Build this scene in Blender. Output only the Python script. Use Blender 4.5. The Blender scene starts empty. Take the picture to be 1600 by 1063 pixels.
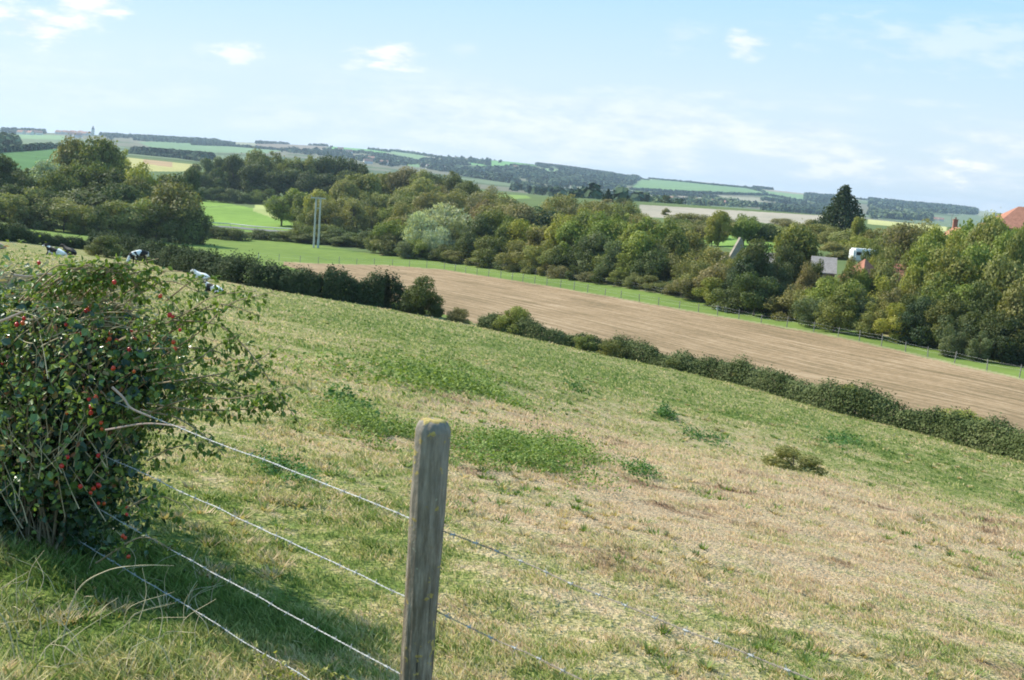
import bpy, math, random
import numpy as np
R_ = math.radians
random.seed(7)
rng = np.random.default_rng(11)
S = bpy.context.scene
COL = S.collection

# ------------------------------------------------------------------ camera
F = 1800.0                                   # focal length in photograph pixels (photo 1600 wide)
PITCH, ROLL = R_(7.83), R_(4.41)
fw = np.array([0, math.cos(PITCH), -math.sin(PITCH)])
r0 = np.array([1.0, 0, 0]); u0 = np.array([0, math.sin(PITCH), math.cos(PITCH)])
cR = math.cos(ROLL)*r0 + math.sin(ROLL)*u0
cU = -math.sin(ROLL)*r0 + math.cos(ROLL)*u0
cam_d = bpy.data.cameras.new('camera'); cam = bpy.data.objects.new('camera', cam_d); COL.objects.link(cam)
from mathutils import Matrix, Vector
cam.matrix_world = Matrix(((cR[0], cU[0], -fw[0], 0), (cR[1], cU[1], -fw[1], 0), (cR[2], cU[2], -fw[2], 0), (0, 0, 0, 1)))
cam_d.sensor_width = 36; cam_d.lens = F/1600*36; cam_d.clip_start = 0.05; cam_d.clip_end = 30000
cam_d.dof.use_dof = True; cam_d.dof.focus_distance = 7.5; cam_d.dof.aperture_fstop = 9.0
S.camera = cam

# ------------------------------------------------------------------ light
SUN_AZ = np.array([-0.866, 0.500]); SUN_EL = R_(41)
SUN = Vector((SUN_AZ[0]*math.cos(SUN_EL), SUN_AZ[1]*math.cos(SUN_EL), math.sin(SUN_EL)))
sd = bpy.data.lights.new('sun', 'SUN'); sd.energy = 4.6; sd.angle = R_(0.53); sd.color = (1, .95, .83)
so = bpy.data.objects.new('sun', sd); COL.objects.link(so)
so.rotation_euler = SUN.to_track_quat('Z', 'Y').to_euler()
S.view_settings.view_transform = 'Standard'; S.view_settings.look = 'None'
S.view_settings.exposure = 0.77; S.view_settings.gamma = 1
S.cycles.max_bounces = 5; S.cycles.diffuse_bounces = 2; S.cycles.glossy_bounces = 1
S.cycles.transmission_bounces = 2; S.cycles.transparent_max_bounces = 4; S.cycles.volume_bounces = 0
S.cycles.filter_width = 1.8 if hasattr(S.cycles, 'filter_width') else 1.5

class NT:
    """small helper for node trees"""
    def __init__(s, tree): s.t = tree; s.n = tree.nodes; s.l = tree.links
    def new(s, typ, ins=None, **kw):
        n = s.n.new(typ)
        for k, v in kw.items(): setattr(n, k, v)
        for k, v in (ins or {}).items():
            if isinstance(v, bpy.types.NodeSocket): s.l.new(v, n.inputs[k])
            elif v is not None: n.inputs[k].default_value = v
        return n
    def math(s, op, a, b=None, clamp=False):
        n = s.new('ShaderNodeMath', {0: a, 1: b}, operation=op, use_clamp=clamp); return n.outputs[0]
    def noise(s, vec, scale, detail=3, rough=.55):
        return s.new('ShaderNodeTexNoise', {'Vector': vec, 'Scale': scale, 'Detail': detail, 'Roughness': rough}).outputs[0]
    def ramp(s, fac, stops):
        n = s.n.new('ShaderNodeValToRGB'); s.l.new(fac, n.inputs[0]); cr = n.color_ramp
        while len(cr.elements) < len(stops): cr.elements.new(.5)
        for e, (p, c) in zip(cr.elements, stops):
            e.position = p; e.color = (*c, 1) if len(c) == 3 else c
        return n.outputs[0]
    def mix(s, fac, a, b, blend='MIX'):
        n = s.n.new('ShaderNodeMix'); n.data_type = 'RGBA'; n.blend_type = blend
        for k, v in ((0, fac), (6, a), (7, b)):
            if isinstance(v, bpy.types.NodeSocket): s.l.new(v, n.inputs[k])
            else: n.inputs[k].default_value = v if k == 0 else ((*v, 1) if len(v) == 3 else v)
        return n.outputs[2]

# world: Nishita sky with a few low clouds
W = bpy.data.worlds.new('World'); S.world = W; W.use_nodes = True
w = NT(W.node_tree); w.n.clear()
sky = w.n.new('ShaderNodeTexSky'); sky.sky_type = 'NISHITA'; sky.sun_disc = False
sky.sun_elevation = SUN_EL; sky.sun_rotation = math.atan2(SUN_AZ[0], SUN_AZ[1])
sky.air_density = 1.0; sky.dust_density = .6; sky.ozone_density = 1.6; sky.altitude = 50
tc = w.n.new('ShaderNodeTexCoord')
sep = w.new('ShaderNodeSeparateXYZ', {0: tc.outputs['Generated']})
dx, dy, dz = sep.outputs
el = w.math('DIVIDE', dz, w.math('MAXIMUM', dy, .05))      # tangent of elevation and azimuth, a wide vista to the north
az = w.math('DIVIDE', dx, w.math('MAXIMUM', dy, .05))
cv = w.new('ShaderNodeCombineXYZ', {0: az, 1: w.math('MULTIPLY', el, 3.2), 2: dz}).outputs[0]
cv2 = w.new('ShaderNodeCombineXYZ', {0: az, 1: w.math('MULTIPLY', el, 9.0), 2: 3.7}).outputs[0]
nA = w.noise(cv, 9, 6, .6)
nB = w.noise(cv2, 4.2, 6, .6)
nC = w.noise(cv, 26, 5, .6)
# low bank of cumulus and stratus along the horizon, denser to the east
band = w.math('MULTIPLY', w.new('ShaderNodeMapRange', {0: el, 1: .10, 2: .055, 3: 0, 4: 1}, interpolation_type='SMOOTHSTEP').outputs[0],
              w.new('ShaderNodeMapRange', {0: az, 1: -.35, 2: .15, 3: .35, 4: 1}, interpolation_type='SMOOTHSTEP').outputs[0])
thr = w.new('ShaderNodeMapRange', {0: w.math('ADD', w.math('MULTIPLY', nA, .5), w.math('MULTIPLY', nB, .5)), 1: .44, 2: .57, 3: 0, 4: 1}, interpolation_type='SMOOTHSTEP').outputs[0]
bank = w.math('MULTIPLY', w.math('MULTIPLY', band, thr), .62)
wisp = w.math('MULTIPLY', w.new('ShaderNodeMapRange', {0: nB, 1: .56, 2: .76, 3: 0, 4: .15}, interpolation_type='SMOOTHSTEP').outputs[0],
              w.new('ShaderNodeMapRange', {0: az, 1: -.05, 2: .3, 3: 0, 4: 1}, interpolation_type='SMOOTHSTEP').outputs[0])
acc = w.math('MAXIMUM', bank, wisp)
def ray(px, py):
    d = fw + cR*(px-800)/F - cU*(py-531.5)/F
    return d
for (px, py, rx, ry, s) in [(45, 38, .052, .018, 1), (135, 8, .036, .013, 1), (608, 88, .034, .012, 1), (372, 84, .024, .009, .7),
                            (1168, 70, .019, .013, .7), (1065, 58, .028, .014, .22), (315, 80, .01, .008, .2), (552, 100, .010, .007, .4), (735, 80, .018, .006, .22),
                            (1500, 70, .13, .022, .30), (1040, 148, .10, .006, .28), (1505, 268, .022, .014, 1), (1320, 262, .05, .014, .7), (1400, 158, .07, .004, .2)]:
    d = ray(px, py); a0, e0 = d[0]/d[1], d[2]/d[1]
    qa = w.math('MULTIPLY', w.math('SUBTRACT', az, a0), 1/rx)
    qe = w.math('MULTIPLY', w.math('SUBTRACT', w.math('ADD', el, w.math('MULTIPLY', az, 0.0)), e0), 1/ry)
    r2 = w.math('SQRT', w.math('ADD', w.math('MULTIPLY', qa, qa), w.math('MULTIPLY', qe, qe)))
    m = w.math('ADD', w.math('SUBTRACT', 1.2, r2), w.math('MULTIPLY', w.math('SUBTRACT', nC, .52), 3.4))
    m = w.new('ShaderNodeMapRange', {0: m, 1: -.1, 2: 1.1, 3: 0, 4: s}, interpolation_type='SMOOTHSTEP').outputs[0]
    m = w.math('MULTIPLY', m, w.new('ShaderNodeMapRange', {0: r2, 1: 1.0, 2: 1.7, 3: 1, 4: 0}, interpolation_type='SMOOTHSTEP').outputs[0])
    acc = w.math('MAXIMUM', acc, m)
skyc = w.mix(1.0, sky.outputs[0], (1.0, 1.0, 1.0), 'MULTIPLY')
grad = w.ramp(w.new('ShaderNodeMapRange', {0: el, 1: 0.0, 2: .30}).outputs[0], [(0, (5.7, 6.5, 7.0)), (.3, (5.1, 6.4, 7.2)), (.65, (3.2, 5.6, 7.4)), (1, (2.1, 4.6, 7.3))])
SKY_MIX_NODE = w.mix(.93, w.mix(1.0, sky.outputs[0], (.62, .66, .70), 'MULTIPLY'), grad)
ccol = w.mix(w.new('ShaderNodeMapRange', {0: nC, 1: .35, 2: .6}).outputs[0], (5.4, 6.2, 7.0), (8.0, 8.0, 8.05))
fin = w.mix(acc, SKY_MIX_NODE, ccol)
bg = w.new('ShaderNodeBackground', {'Color': fin, 'Strength': .085})
wo = w.n.new('ShaderNodeOutputWorld'); w.l.new(bg.outputs[0], wo.inputs[0])

# ------------------------------------------------------------------ helpers
def tag(o, label=None, cat=None, group=None, kind=None):
    if label: o['label'] = label
    if cat: o['category'] = cat
    if group: o['group'] = group
    if kind: o['kind'] = kind
    return o
def link(o, parent=None):
    COL.objects.link(o)
    if parent is not None: o.parent = parent
    return o
def empty(name, loc=(0, 0, 0), rz=0):
    o = bpy.data.objects.new(name, None); o.location = loc; o.rotation_euler = (0, 0, rz); o.empty_display_size = .3
    return link(o)
def mesh(name, V, Fc, mats, parent=None, attrs=None, smooth=False, midx=None, sides=None):
    """V (n,3) array; Fc (m,k) array of equal-sided faces, or list of arrays with different side counts"""
    V = np.asarray(V, np.float32)
    Fl = Fc if isinstance(Fc, list) and len(Fc) and isinstance(Fc[0], np.ndarray) else [np.asarray(Fc)]
    Fl = [f for f in Fl if len(f)]
    me = bpy.data.meshes.new(name)
    me.vertices.add(len(V)); me.vertices.foreach_set('co', V.ravel())
    loops = np.concatenate([f.ravel() for f in Fl]).astype(np.int32)
    cnt = np.concatenate([np.full(len(f), f.shape[1]) for f in Fl]).astype(np.int32)
    me.loops.add(len(loops)); me.loops.foreach_set('vertex_index', loops)
    me.polygons.add(len(cnt))
    st = np.concatenate([[0], np.cumsum(cnt)[:-1]]).astype(np.int32)
    me.polygons.foreach_set('loop_start', st)
    me.polygons.foreach_set('loop_total', cnt)
    if midx is not None: me.polygons.foreach_set('material_index', np.asarray(midx, np.int32))
    me.polygons.foreach_set('use_smooth', np.full(len(cnt), smooth))
    me.update(calc_edges=True)
    for k, a in (attrs or {}).items():
        a = np.asarray(a, np.float32)
        if a.ndim == 1:
            at = me.attributes.new(k, 'FLOAT', 'POINT'); at.data.foreach_set('value', a)
        else:
            at = me.attributes.new(k, 'FLOAT_COLOR', 'POINT')
            if a.shape[1] == 3: a = np.concatenate([a, np.ones((len(a), 1), np.float32)], 1)
            at.data.foreach_set('color', a.ravel())
    for m in (mats if isinstance(mats, (list, tuple)) else [mats]): me.materials.append(m)
    o = bpy.data.objects.new(name, me)
    return link(o, parent)
class MB:
    """collects small solids, then links them as one mesh"""
    def __init__(s): s.v = []; s.f3 = []; s.f4 = []; s.m3 = []; s.m4 = []; s.n = 0
    def add(s, v, f, mi=0):
        v = np.asarray(v, float); f = np.asarray(f) + s.n
        s.v.append(v); s.n += len(v)
        if f.shape[1] == 3: s.f3.append(f); s.m3 += [mi]*len(f)
        else: s.f4.append(f); s.m4 += [mi]*len(f)
        return s
    def box(s, c, d, rz=0, mi=0, rx=0):
        q = np.array([[x, y, z] for z in (-.5, .5) for y in (-.5, .5) for x in (-.5, .5)])*np.array(d)
        if rx: cx, sx = math.cos(rx), math.sin(rx); q = q @ np.array([[1, 0, 0], [0, cx, sx], [0, -sx, cx]])
        cz, sz = math.cos(rz), math.sin(rz); q = q @ np.array([[cz, sz, 0], [-sz, cz, 0], [0, 0, 1]])
        return s.add(q+np.array(c), [[0, 2, 3, 1], [4, 5, 7, 6], [0, 1, 5, 4], [2, 6, 7, 3], [0, 4, 6, 2], [1, 3, 7, 5]], mi)
    def tube(s, P, r, k=6, mi=0, cap=True):
        v, f = tube_arr(P, r, k); s.add(v, f, mi)
        if cap:
            n = len(v)
            for base, idx in ((0, range(k-1, -1, -1)), (n-k, range(k))):
                c = v[base:base+k].mean(0)
                ring = [base+i for i in idx]
                s.add(np.concatenate([v[base:base+k], [c]]), [[(i), (i+1) % k, k] if base else [(i+1) % k, i, k] for i in range(k)], mi)
        return s
    def build(s, name, mats, parent=None, smooth=False, attrs=None):
        fl, mi = [], []
        if s.f3: fl.append(np.concatenate(s.f3)); mi += s.m3
        if s.f4: fl.append(np.concatenate(s.f4)); mi += s.m4
        return mesh(name, np.concatenate(s.v), fl, mats, parent, smooth=smooth, midx=mi, attrs=attrs)
def tube_arr(P, r, k=6):
    P = np.asarray(P, float); n = len(P)
    r = np.broadcast_to(np.asarray(r, float), (n,))
    T = np.gradient(P, axis=0); T /= np.linalg.norm(T, axis=1)[:, None]+1e-9
    a = np.array([0, 0, 1.0]) if abs(T[0][2]) < .9 else np.array([1.0, 0, 0])
    N = np.cross(T, a); N /= np.linalg.norm(N, axis=1)[:, None]+1e-9
    B = np.cross(T, N)
    th = np.arange(k)*2*math.pi/k
    v = (P[:, None, :] + r[:, None, None]*(np.cos(th)[None, :, None]*N[:, None, :] + np.sin(th)[None, :, None]*B[:, None, :])).reshape(-1, 3)
    i = np.arange(n-1)[:, None]*k; j = np.arange(k)[None, :]; j2 = (j+1) % k
    f = np.stack([i+j, i+j2, i+k+j2, i+k+j], -1).reshape(-1, 4)
    return v, f
def spline(P, n=8):
    """Catmull-Rom through points"""
    P = np.asarray(P, float); Q = np.concatenate([[2*P[0]-P[1]], P, [2*P[-1]-P[-2]]]); out = []
    for i in range(1, len(Q)-2):
        for t in np.linspace(0, 1, n, endpoint=False):
            a, b, c, d = Q[i-1], Q[i], Q[i+1], Q[i+2]
            out.append(.5*((2*b)+(-a+c)*t+(2*a-5*b+4*c-d)*t*t+(-a+3*b-3*c+d)*t**3))
    out.append(P[-1]); return np.array(out)
def _hash(ix, iy, seed):
    h = (ix.astype(np.int64)*374761393 + iy.astype(np.int64)*668265263 + seed*1442695041) & 0xffffffff
    h = ((h ^ (h >> 13))*1274126177) & 0xffffffff
    return ((h ^ (h >> 16)) & 0xffffff)/float(0xffffff)
def vn(x, y, seed=0):
    x = np.asarray(x, float); y = np.asarray(y, float)
    ix = np.floor(x); iy = np.floor(y); fx = x-ix; fy = y-iy
    fx = fx*fx*(3-2*fx); fy = fy*fy*(3-2*fy)
    a, b = _hash(ix, iy, seed), _hash(ix+1, iy, seed); c, d = _hash(ix, iy+1, seed), _hash(ix+1, iy+1, seed)
    return (a*(1-fx)+b*fx)*(1-fy)+(c*(1-fx)+d*fx)*fy
def fbm(x, y, seed=0, o=4):
    s = 0; a = .5
    for i in range(o):
        s = s+a*vn(x*2**i, y*2**i, seed+i*17); a *= .5
    return s/(1-.5**o)
def sstep(a, b, x):
    t = np.clip((np.asarray(x, float)-a)/(b-a), 0, 1); return t*t*(3-2*t)

# ------------------------------------------------------------------ the lie of the land
DT = [40, 70, 100, 130, 160, 200, 250, 320, 400, 500, 650, 850, 1100, 1500, 2000, 2700, 3500, 4500, 6500, 9000]
ZT = {-400: [-2.9, -5.2, -7.2, -9, -10.5, -13, -15, -16.5, -16, -14, -11, -6, 0, 0, 4, 10, 28, 22, 0, -80],
      0: [-4.4, -7, -9.2, -11.3, -13, -15.5, -17.5, -18, -17.5, -15.5, -13, -7, -2, -2, 2, 12, 33, 25, 0, -80],
      400: [-5.4, -8.2, -11, -13.4, -15.3, -17.5, -19, -19.2, -19.2, -19.2, -19, -16, -10, -3, 4, 22, 52, 78, 40, -80],
      800: [-6.5, -10, -13.4, -14.7, -15.8, -16.9, -17, -13, -9, -5, -6, -9, -12, -14, -12, 12, 55, 85, 50, -80],
      1200: [-7.5, -12.2, -14.9, -15.2, -15.2, -11.5, -9.4, -8.5, -8, -7, -4.8, -6, -12, -18, -18, -8, 18, 46, 20, -80],
      1600: [-8.9, -13.7, -14.5, -14.6, -11.5, -9, -8, -7.5, -7, -7, -8, -10, -14, -20, -22, -15, 4, 36, 10, -80],
      2000: [-10, -15, -15.5, -15, -11, -10, -9, -8.5, -8, -8, -9, -12, -16, -22, -24, -20, -10, 10, 5, -80]}
_tc = np.array([(p-800)/F for p in ZT]); _zt = np.array([ZT[p] for p in ZT])
_ly = np.log(np.array(DT)); LG = np.linspace(_ly[0], _ly[-1], 420); TG = np.linspace(_tc[0], _tc[-1], 260)
_g = np.array([np.interp(LG, _ly, row) for row in _zt])
_g = np.array([np.interp(TG, _tc, _g[:, j]) for j in range(len(LG))]).T
def _blur(a, ax, s):
    k = np.exp(-.5*(np.arange(-3*s, 3*s+1)/s)**2); k /= k.sum()
    pad = [(0, 0), (0, 0)]; pad[ax] = (3*s, 3*s); a = np.pad(a, pad, mode='reflect', reflect_type='odd')
    return np.apply_along_axis(lambda m: np.convolve(m, k, 'valid'), ax, a)
_g = _blur(_blur(_g, 1, 5), 0, 12)
SKY_PX = [(-200, 197), (0, 206), (100, 209), (200, 214), (300, 219), (400, 223), (520, 229), (600, 235), (700, 245), (800, 253), (900, 264), (1000, 279), (1100, 285), (1200, 296), (1300, 308), (1400, 317), (1500, 326), (1560, 333), (1700, 345)]
def _ray(px, py): return fw + cR*(px-800)/F - cU*(py-531.5)/F
_q = np.array([[_ray(a, b)[0]/_ray(a, b)[1], _ray(a, b)[2]/_ray(a, b)[1]] for a, b in SKY_PX])
YG = np.exp(LG); _cur = (_g/YG)[:, YG > 1500].max(1); _tgt = np.interp(TG, _q[:, 0], _q[:, 1])
_g = _g + (_tgt-_cur)[:, None]*(YG*sstep(1300, 3300, YG))[None, :]
def H(X, Y, relief=True):
    X = np.asarray(X, float); Y = np.asarray(Y, float)
    Yc = np.maximum(Y, 1.0); t = np.clip(X/Yc, TG[0], TG[-1]); l = np.clip(np.log(Yc), LG[0], LG[-1])
    a = (t-TG[0])/(TG[1]-TG[0]); b = (l-LG[0])/(LG[1]-LG[0])
    i = np.clip(a.astype(int), 0, len(TG)-2); j = np.clip(b.astype(int), 0, len(LG)-2); a = a-i; b = b-j
    zt = (_g[i, j]*(1-a)+_g[i+1, j]*a)*(1-b)+(_g[i, j+1]*(1-a)+_g[i+1, j+1]*a)*b
    pl = -1.7-.119*Y-.117*X
    wgt = sstep(32, 62, Y)
    z = pl*(1-wgt)+zt*wgt
    tt = X/Yc
    z = z - 1.0*np.exp(-((Y-33)/9.5)**2)*sstep(-.12, .12, tt)*sstep(1.2, .5, tt)
    if relief:
        fd = sstep(140, 70, Y)
        z = z + fd*(.22*(fbm(X/9, Y/9, 3, 2)-.5) + .085*(fbm(X/1.2, Y/1.2, 5, 3)-.5) + .035*sstep(40, 15, Y)*(vn(X/.33, Y/.33, 6)-.5))
        far = sstep(500, 1500, Y)
        z = z + far*5*(fbm(X/600, Y/600, 9, 3)-.5)
    return z
_LY = np.exp(np.linspace(math.log(2.0), math.log(7000), 2600))
def G(px, py, ymin=2.0):
    """where the ray through a photograph pixel meets the land"""
    d = ray(px, py); d = d/d[1]; X = d[0]*_LY; Z = d[2]*_LY
    below = (Z < H(X, _LY)) & (_LY > ymin)
    k = int(np.argmax(below)) if below.any() else len(_LY)-1
    Y = _LY[k]; X = d[0]*Y
    return np.array([X, Y, float(H(X, Y))])
def P(px, py, Y):
    d = ray(px, py); return d/d[1]*Y
def ground_at(px, py, Y):
    p = P(px, py, Y); return np.array([p[0], Y, float(H(p[0], Y))])
def proj(X, Y, Z):
    D = fw[0]*X+fw[1]*Y+fw[2]*Z
    return 800+F*(cR[0]*X+cR[1]*Y+cR[2]*Z)/D, 531.5-F*(cU[0]*X+cU[1]*Y+cU[2]*Z)/D
def inpoly(x, y, poly):
    c = np.zeros(x.shape, bool); n = len(poly)
    for i in range(n):
        x1, y1 = poly[i]; x2, y2 = poly[i-1]
        with np.errstate(divide='ignore', invalid='ignore'):
            c ^= ((y1 > y) != (y2 > y)) & (x < (x2-x1)*(y-y1)/(y2-y1+1e-12)+x1)
    return c

# ------------------------------------------------------------------ materials
def newmat(name):
    m = bpy.data.materials.new(name); m.use_nodes = True; t = NT(m.node_tree); t.n.clear()
    return m, t
def out(t, sh, disp=None):
    o = t.n.new('ShaderNodeOutputMaterial'); t.l.new(sh, o.inputs[0])
def plain(name, col, rough=.8, var=.25, scale=3.0, spec=.2, bump=0, metal=0):
    m, t = newmat(name); tcn = t.n.new('ShaderNodeTexCoord'); v = tcn.outputs['Object']
    n = t.noise(v, scale, 5); n2 = t.noise(v, scale*7, 3)
    k = t.math('ADD', t.math('MULTIPLY', n, .65), t.math('MULTIPLY', n2, .35))
    c = t.ramp(k, [(.3, tuple(x*(1-var) for x in col)), (.7, tuple(min(1, x*(1+var)) for x in col))])
    b = t.new('ShaderNodeBsdfPrincipled', {'Base Color': c, 'Roughness': rough, 'Specular IOR Level': spec, 'Metallic': metal})
    if bump:
        bn = t.new('ShaderNodeBump', {'Height': k, 'Strength': bump, 'Distance': .02}); t.l.new(bn.outputs[0], b.inputs['Normal'])
    out(t, b.outputs[0]); return m
def leafmat(name, rough=.55, spec=.35, trans=.28, hue=.035, tint=None):
    m, t = newmat(name)
    oi = t.n.new('ShaderNodeObjectInfo'); at = t.new('ShaderNodeAttribute', attribute_name='v')
    v = at.outputs['Fac']
    col = oi.outputs['Color']
    hs = t.new('ShaderNodeHueSaturation', {'Hue': t.math('ADD', .5+hue*.5, t.math('MULTIPLY', v, -hue)), 'Saturation': t.math('ADD', 1.1, t.math('MULTIPLY', v, -.2)),
                                           'Value': t.math('ADD', .50, t.math('MULTIPLY', v, 1.0)), 'Color': col})
    b = t.new('ShaderNodeBsdfPrincipled', {'Base Color': hs.outputs[0], 'Roughness': rough, 'Specular IOR Level': spec})
    tr = t.new('ShaderNodeBsdfTranslucent', {'Color': t.mix(1.0, hs.outputs[0], (1.25, 1.35, .6), 'MULTIPLY')})
    mx = t.new('ShaderNodeMixShader', {0: trans, 1: b.outputs[0], 2: tr.outputs[0]})
    out(t, mx.outputs[0]); return m
LEAF = leafmat('foliage', spec=.2, rough=.65)
HEDGE = leafmat('hedge_foliage', trans=.12, spec=.12, rough=.8)
IVY = leafmat('glossy_leaf', rough=.38, spec=.55, trans=.12)
ROSE = leafmat('rose_leaf', rough=.5, spec=.35, trans=.30)
FAR = leafmat('far_foliage', trans=.0, spec=.1, rough=.9, hue=.02)
BARK = plain('bark', (.13, .105, .08), .9, .35, 4)
CANE = plain('cane', (.30, .22, .13), .7, .4, 9)
DRYCANE = plain('dry_cane', (.52, .43, .27), .8, .25, 9)
WEATHERED = plain('weathered_wood', (.27, .25, .22), .85, .3, 6)
WHITEPOST = plain('white_paint', (.75, .75, .72), .6, .08, 6)
def pasture_color(t, dry):
    geo = t.n.new('ShaderNodeNewGeometry'); p = geo.outputs['Position']
    n1 = t.noise(p, .16, 3); n2 = t.noise(p, .9, 4); n3 = t.noise(p, 5.5, 3)
    k = t.math('ADD', dry, t.math('MULTIPLY', t.math('SUBTRACT', n1, .5), .55))
    k = t.math('ADD', k, t.math('MULTIPLY', t.math('SUBTRACT', n2, .5), 1.25))
    n5 = t.noise(p, 15, 2)
    k = t.math('ADD', k, t.math('MULTIPLY', t.math('SUBTRACT', n3, .5), 1.35))
    k = t.math('ADD', k, t.math('MULTIPLY', t.math('SUBTRACT', n5, .5), .5))
    return k, p
GREENS = [(.0, (.10, .15, .033)), (.28, (.19, .235, .062)), (.5, (.33, .315, .12)), (.72, (.50, .405, .225)), (1.0, (.55, .405, .26))]
def dead_patch(t, p, c, dry):
    m = t.noise(p, .75, 5, .65)
    f = t.math('MULTIPLY', t.new('ShaderNodeMapRange', {0: m, 1: .57, 2: .67, 3: 0, 4: .85}).outputs[0], t.new('ShaderNodeMapRange', {0: dry, 1: .45, 2: .65, 3: .15, 4: 1}).outputs[0])
    return t.mix(f, c, (.33, .20, .125))
def mat_pasture():
    m, t = newmat('pasture_turf'); at = t.new('ShaderNodeAttribute', attribute_name='dry')
    k, p = pasture_color(t, at.outputs['Fac'])
    c = t.ramp(k, GREENS)
    c = dead_patch(t, p, c, at.outputs['Fac'])
    n4 = t.noise(p, 30, 3)
    c = t.mix(1.0, c, t.ramp(n4, [(.36, (.50, .50, .48)), (.5, (.80, .80, .77)), (.64, (1.02, 1.02, .98))]), 'MULTIPLY')
    b = t.new('ShaderNodeBsdfPrincipled', {'Base Color': c, 'Roughness': .95, 'Specular IOR Level': .05})
    bn = t.new('ShaderNodeBump', {'Height': t.math('ADD', n4, t.noise(p, 7, 4)), 'Strength': .7, 'Distance': .08}); t.l.new(bn.outputs[0], b.inputs['Normal'])
    out(t, b.outputs[0]); return m
def mat_blade():
    m, t = newmat('grass_blades'); at = t.new('ShaderNodeAttribute', attribute_name='dry'); av = t.new('ShaderNodeAttribute', attribute_name='v')
    k, p = pasture_color(t, at.outputs['Fac'])
    k = t.math('ADD', k, t.math('MULTIPLY', t.math('SUBTRACT', av.outputs['Fac'], .5), .55))
    c = t.ramp(k, [(.0, (.15, .225, .045)), (.28, (.28, .335, .085)), (.5, (.47, .45, .165)), (.72, (.68, .555, .30)), (1.0, (.74, .55, .355))])
    c = dead_patch(t, p, c, at.outputs['Fac'])
    b = t.new('ShaderNodeBsdfPrincipled', {'Base Color': c, 'Roughness': .6, 'Specular IOR Level': .25})
    tr = t.new('ShaderNodeBsdfTranslucent', {'Color': c})
    out(t, t.new('ShaderNodeMixShader', {0: .42, 1: b.outputs[0], 2: tr.outputs[0]}).outputs[0]); return m
def mat_land():
    m, t = newmat('farmland'); at = t.new('ShaderNodeAttribute', attribute_name='fcol')
    geo = t.n.new('ShaderNodeNewGeometry'); p = geo.outputs['Position']
    n1 = t.noise(p, .03, 4); n2 = t.noise(p, .35, 4)
    k = t.math('ADD', t.math('MULTIPLY', n1, .5), t.math('MULTIPLY', n2, .5))
    c = t.mix(1.0, at.outputs['Color'], t.ramp(k, [(.33, (.72, .76, .72)), (.66, (1.22, 1.18, 1.15))]), 'MULTIPLY')
    b = t.new('ShaderNodeBsdfPrincipled', {'Base Color': c, 'Roughness': .95, 'Specular IOR Level': .03})
    out(t, b.outputs[0]); return m
ROWDIR = None
def mat_stubble(rd):
    m, t = newmat('stubble'); geo = t.n.new('ShaderNodeNewGeometry'); p = geo.outputs['Position']
    ang = math.atan2(rd[1], rd[0])
    mp = t.new('ShaderNodeMapping', {'Vector': p, 'Rotation': (0, 0, -ang), 'Scale': (1, 1, 1)}).outputs[0]
    s1 = t.new('ShaderNodeMapping', {'Vector': mp, 'Scale': (.035, 1.1, 0)}).outputs[0]
    s2 = t.new('ShaderNodeMapping', {'Vector': mp, 'Scale': (.12, 3.2, 0)}).outputs[0]
    n1 = t.noise(s1, 1, 4, .6); n2 = t.noise(s2, 1, 3, .6); n3 = t.noise(p, .12, 3); n4 = t.noise(p, 1.6, 4, .7)
    k = t.math('ADD', t.math('ADD', t.math('MULTIPLY', n1, .36), t.math('MULTIPLY', n2, .24)), t.math('ADD', t.math('MULTIPLY', n3, .16), t.math('MULTIPLY', n4, .24)))
    sy = t.new('ShaderNodeSeparateXYZ', {0: mp}).outputs[1]
    fr = t.math('ABSOLUTE', t.math('SUBTRACT', t.math('FRACT', t.math('MULTIPLY', t.math('ADD', sy, t.math('MULTIPLY', n3, .8)), 1/6.5)), .5))
    tl = t.new('ShaderNodeMapRange', {0: t.math('ABSOLUTE', t.math('SUBTRACT', fr, .14)), 1: .0, 2: .035, 3: -.045, 4: 0}).outputs[0]
    k = t.math('ADD', k, tl)
    c = t.ramp(k, [(.38, (.125, .098, .045)), (.43, (.19, .135, .075)), (.5, (.28, .190, .108)), (.57, (.37, .262, .16)), (.65, (.48, .37, .26))])
    b = t.new('ShaderNodeBsdfPrincipled', {'Base Color': c, 'Roughness': .95, 'Specular IOR Level': .05})
    bn = t.new('ShaderNodeBump', {'Height': k, 'Strength': .6, 'Distance': .12}); t.l.new(bn.outputs[0], b.inputs['Normal'])
    out(t, b.outputs[0]); return m

# ------------------------------------------------------------------ field boundaries (as depth along each bearing)
HEDGE_PX = [(-160, 362), (0, 374), (60, 381), (130, 388), (200, 401), (260, 414), (330, 428), (400, 443), (500, 462), (600, 479), (690, 495), (750, 508),
            (850, 533), (950, 553), (1000, 566), (1100, 588), (1200, 613), (1300, 642), (1400, 667), (1500, 694), (1600, 721), (1750, 765), (1900, 812)]
FENCE_PX = [(404, 406), (470, 411), (600, 414), (690, 421), (800, 438), (900, 455), (1000, 472), (1100, 490), (1200, 507), (1300, 524), (1400, 547), (1500, 570), (1600, 593), (1700, 617), (1800, 642)]
STRIP_PX = [(560, 397), (640, 402), (700, 410), (800, 424), (900, 439), (1000, 454), (1100, 472), (1200, 490), (1300, 509), (1400, 529), (1500, 549), (1600, 566), (1700, 585), (1800, 604)]
def wline(pts, ymin=30): return np.array([G(a, b, ymin) for a, b in pts])
WH, WF, WS = wline(HEDGE_PX), wline(FENCE_PX), wline(STRIP_PX)
def byt(Wl):
    t = Wl[:, 0]/Wl[:, 1]; o = np.argsort(t); return t[o], Wl[o, 1]
tH, yH = byt(WH); tF, yF = byt(WF); tS, yS = byt(WS)
print('hedge Y', yH.round(1)); print('fence Y', yF.round(1)); print('strip Y', yS.round(1))
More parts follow.
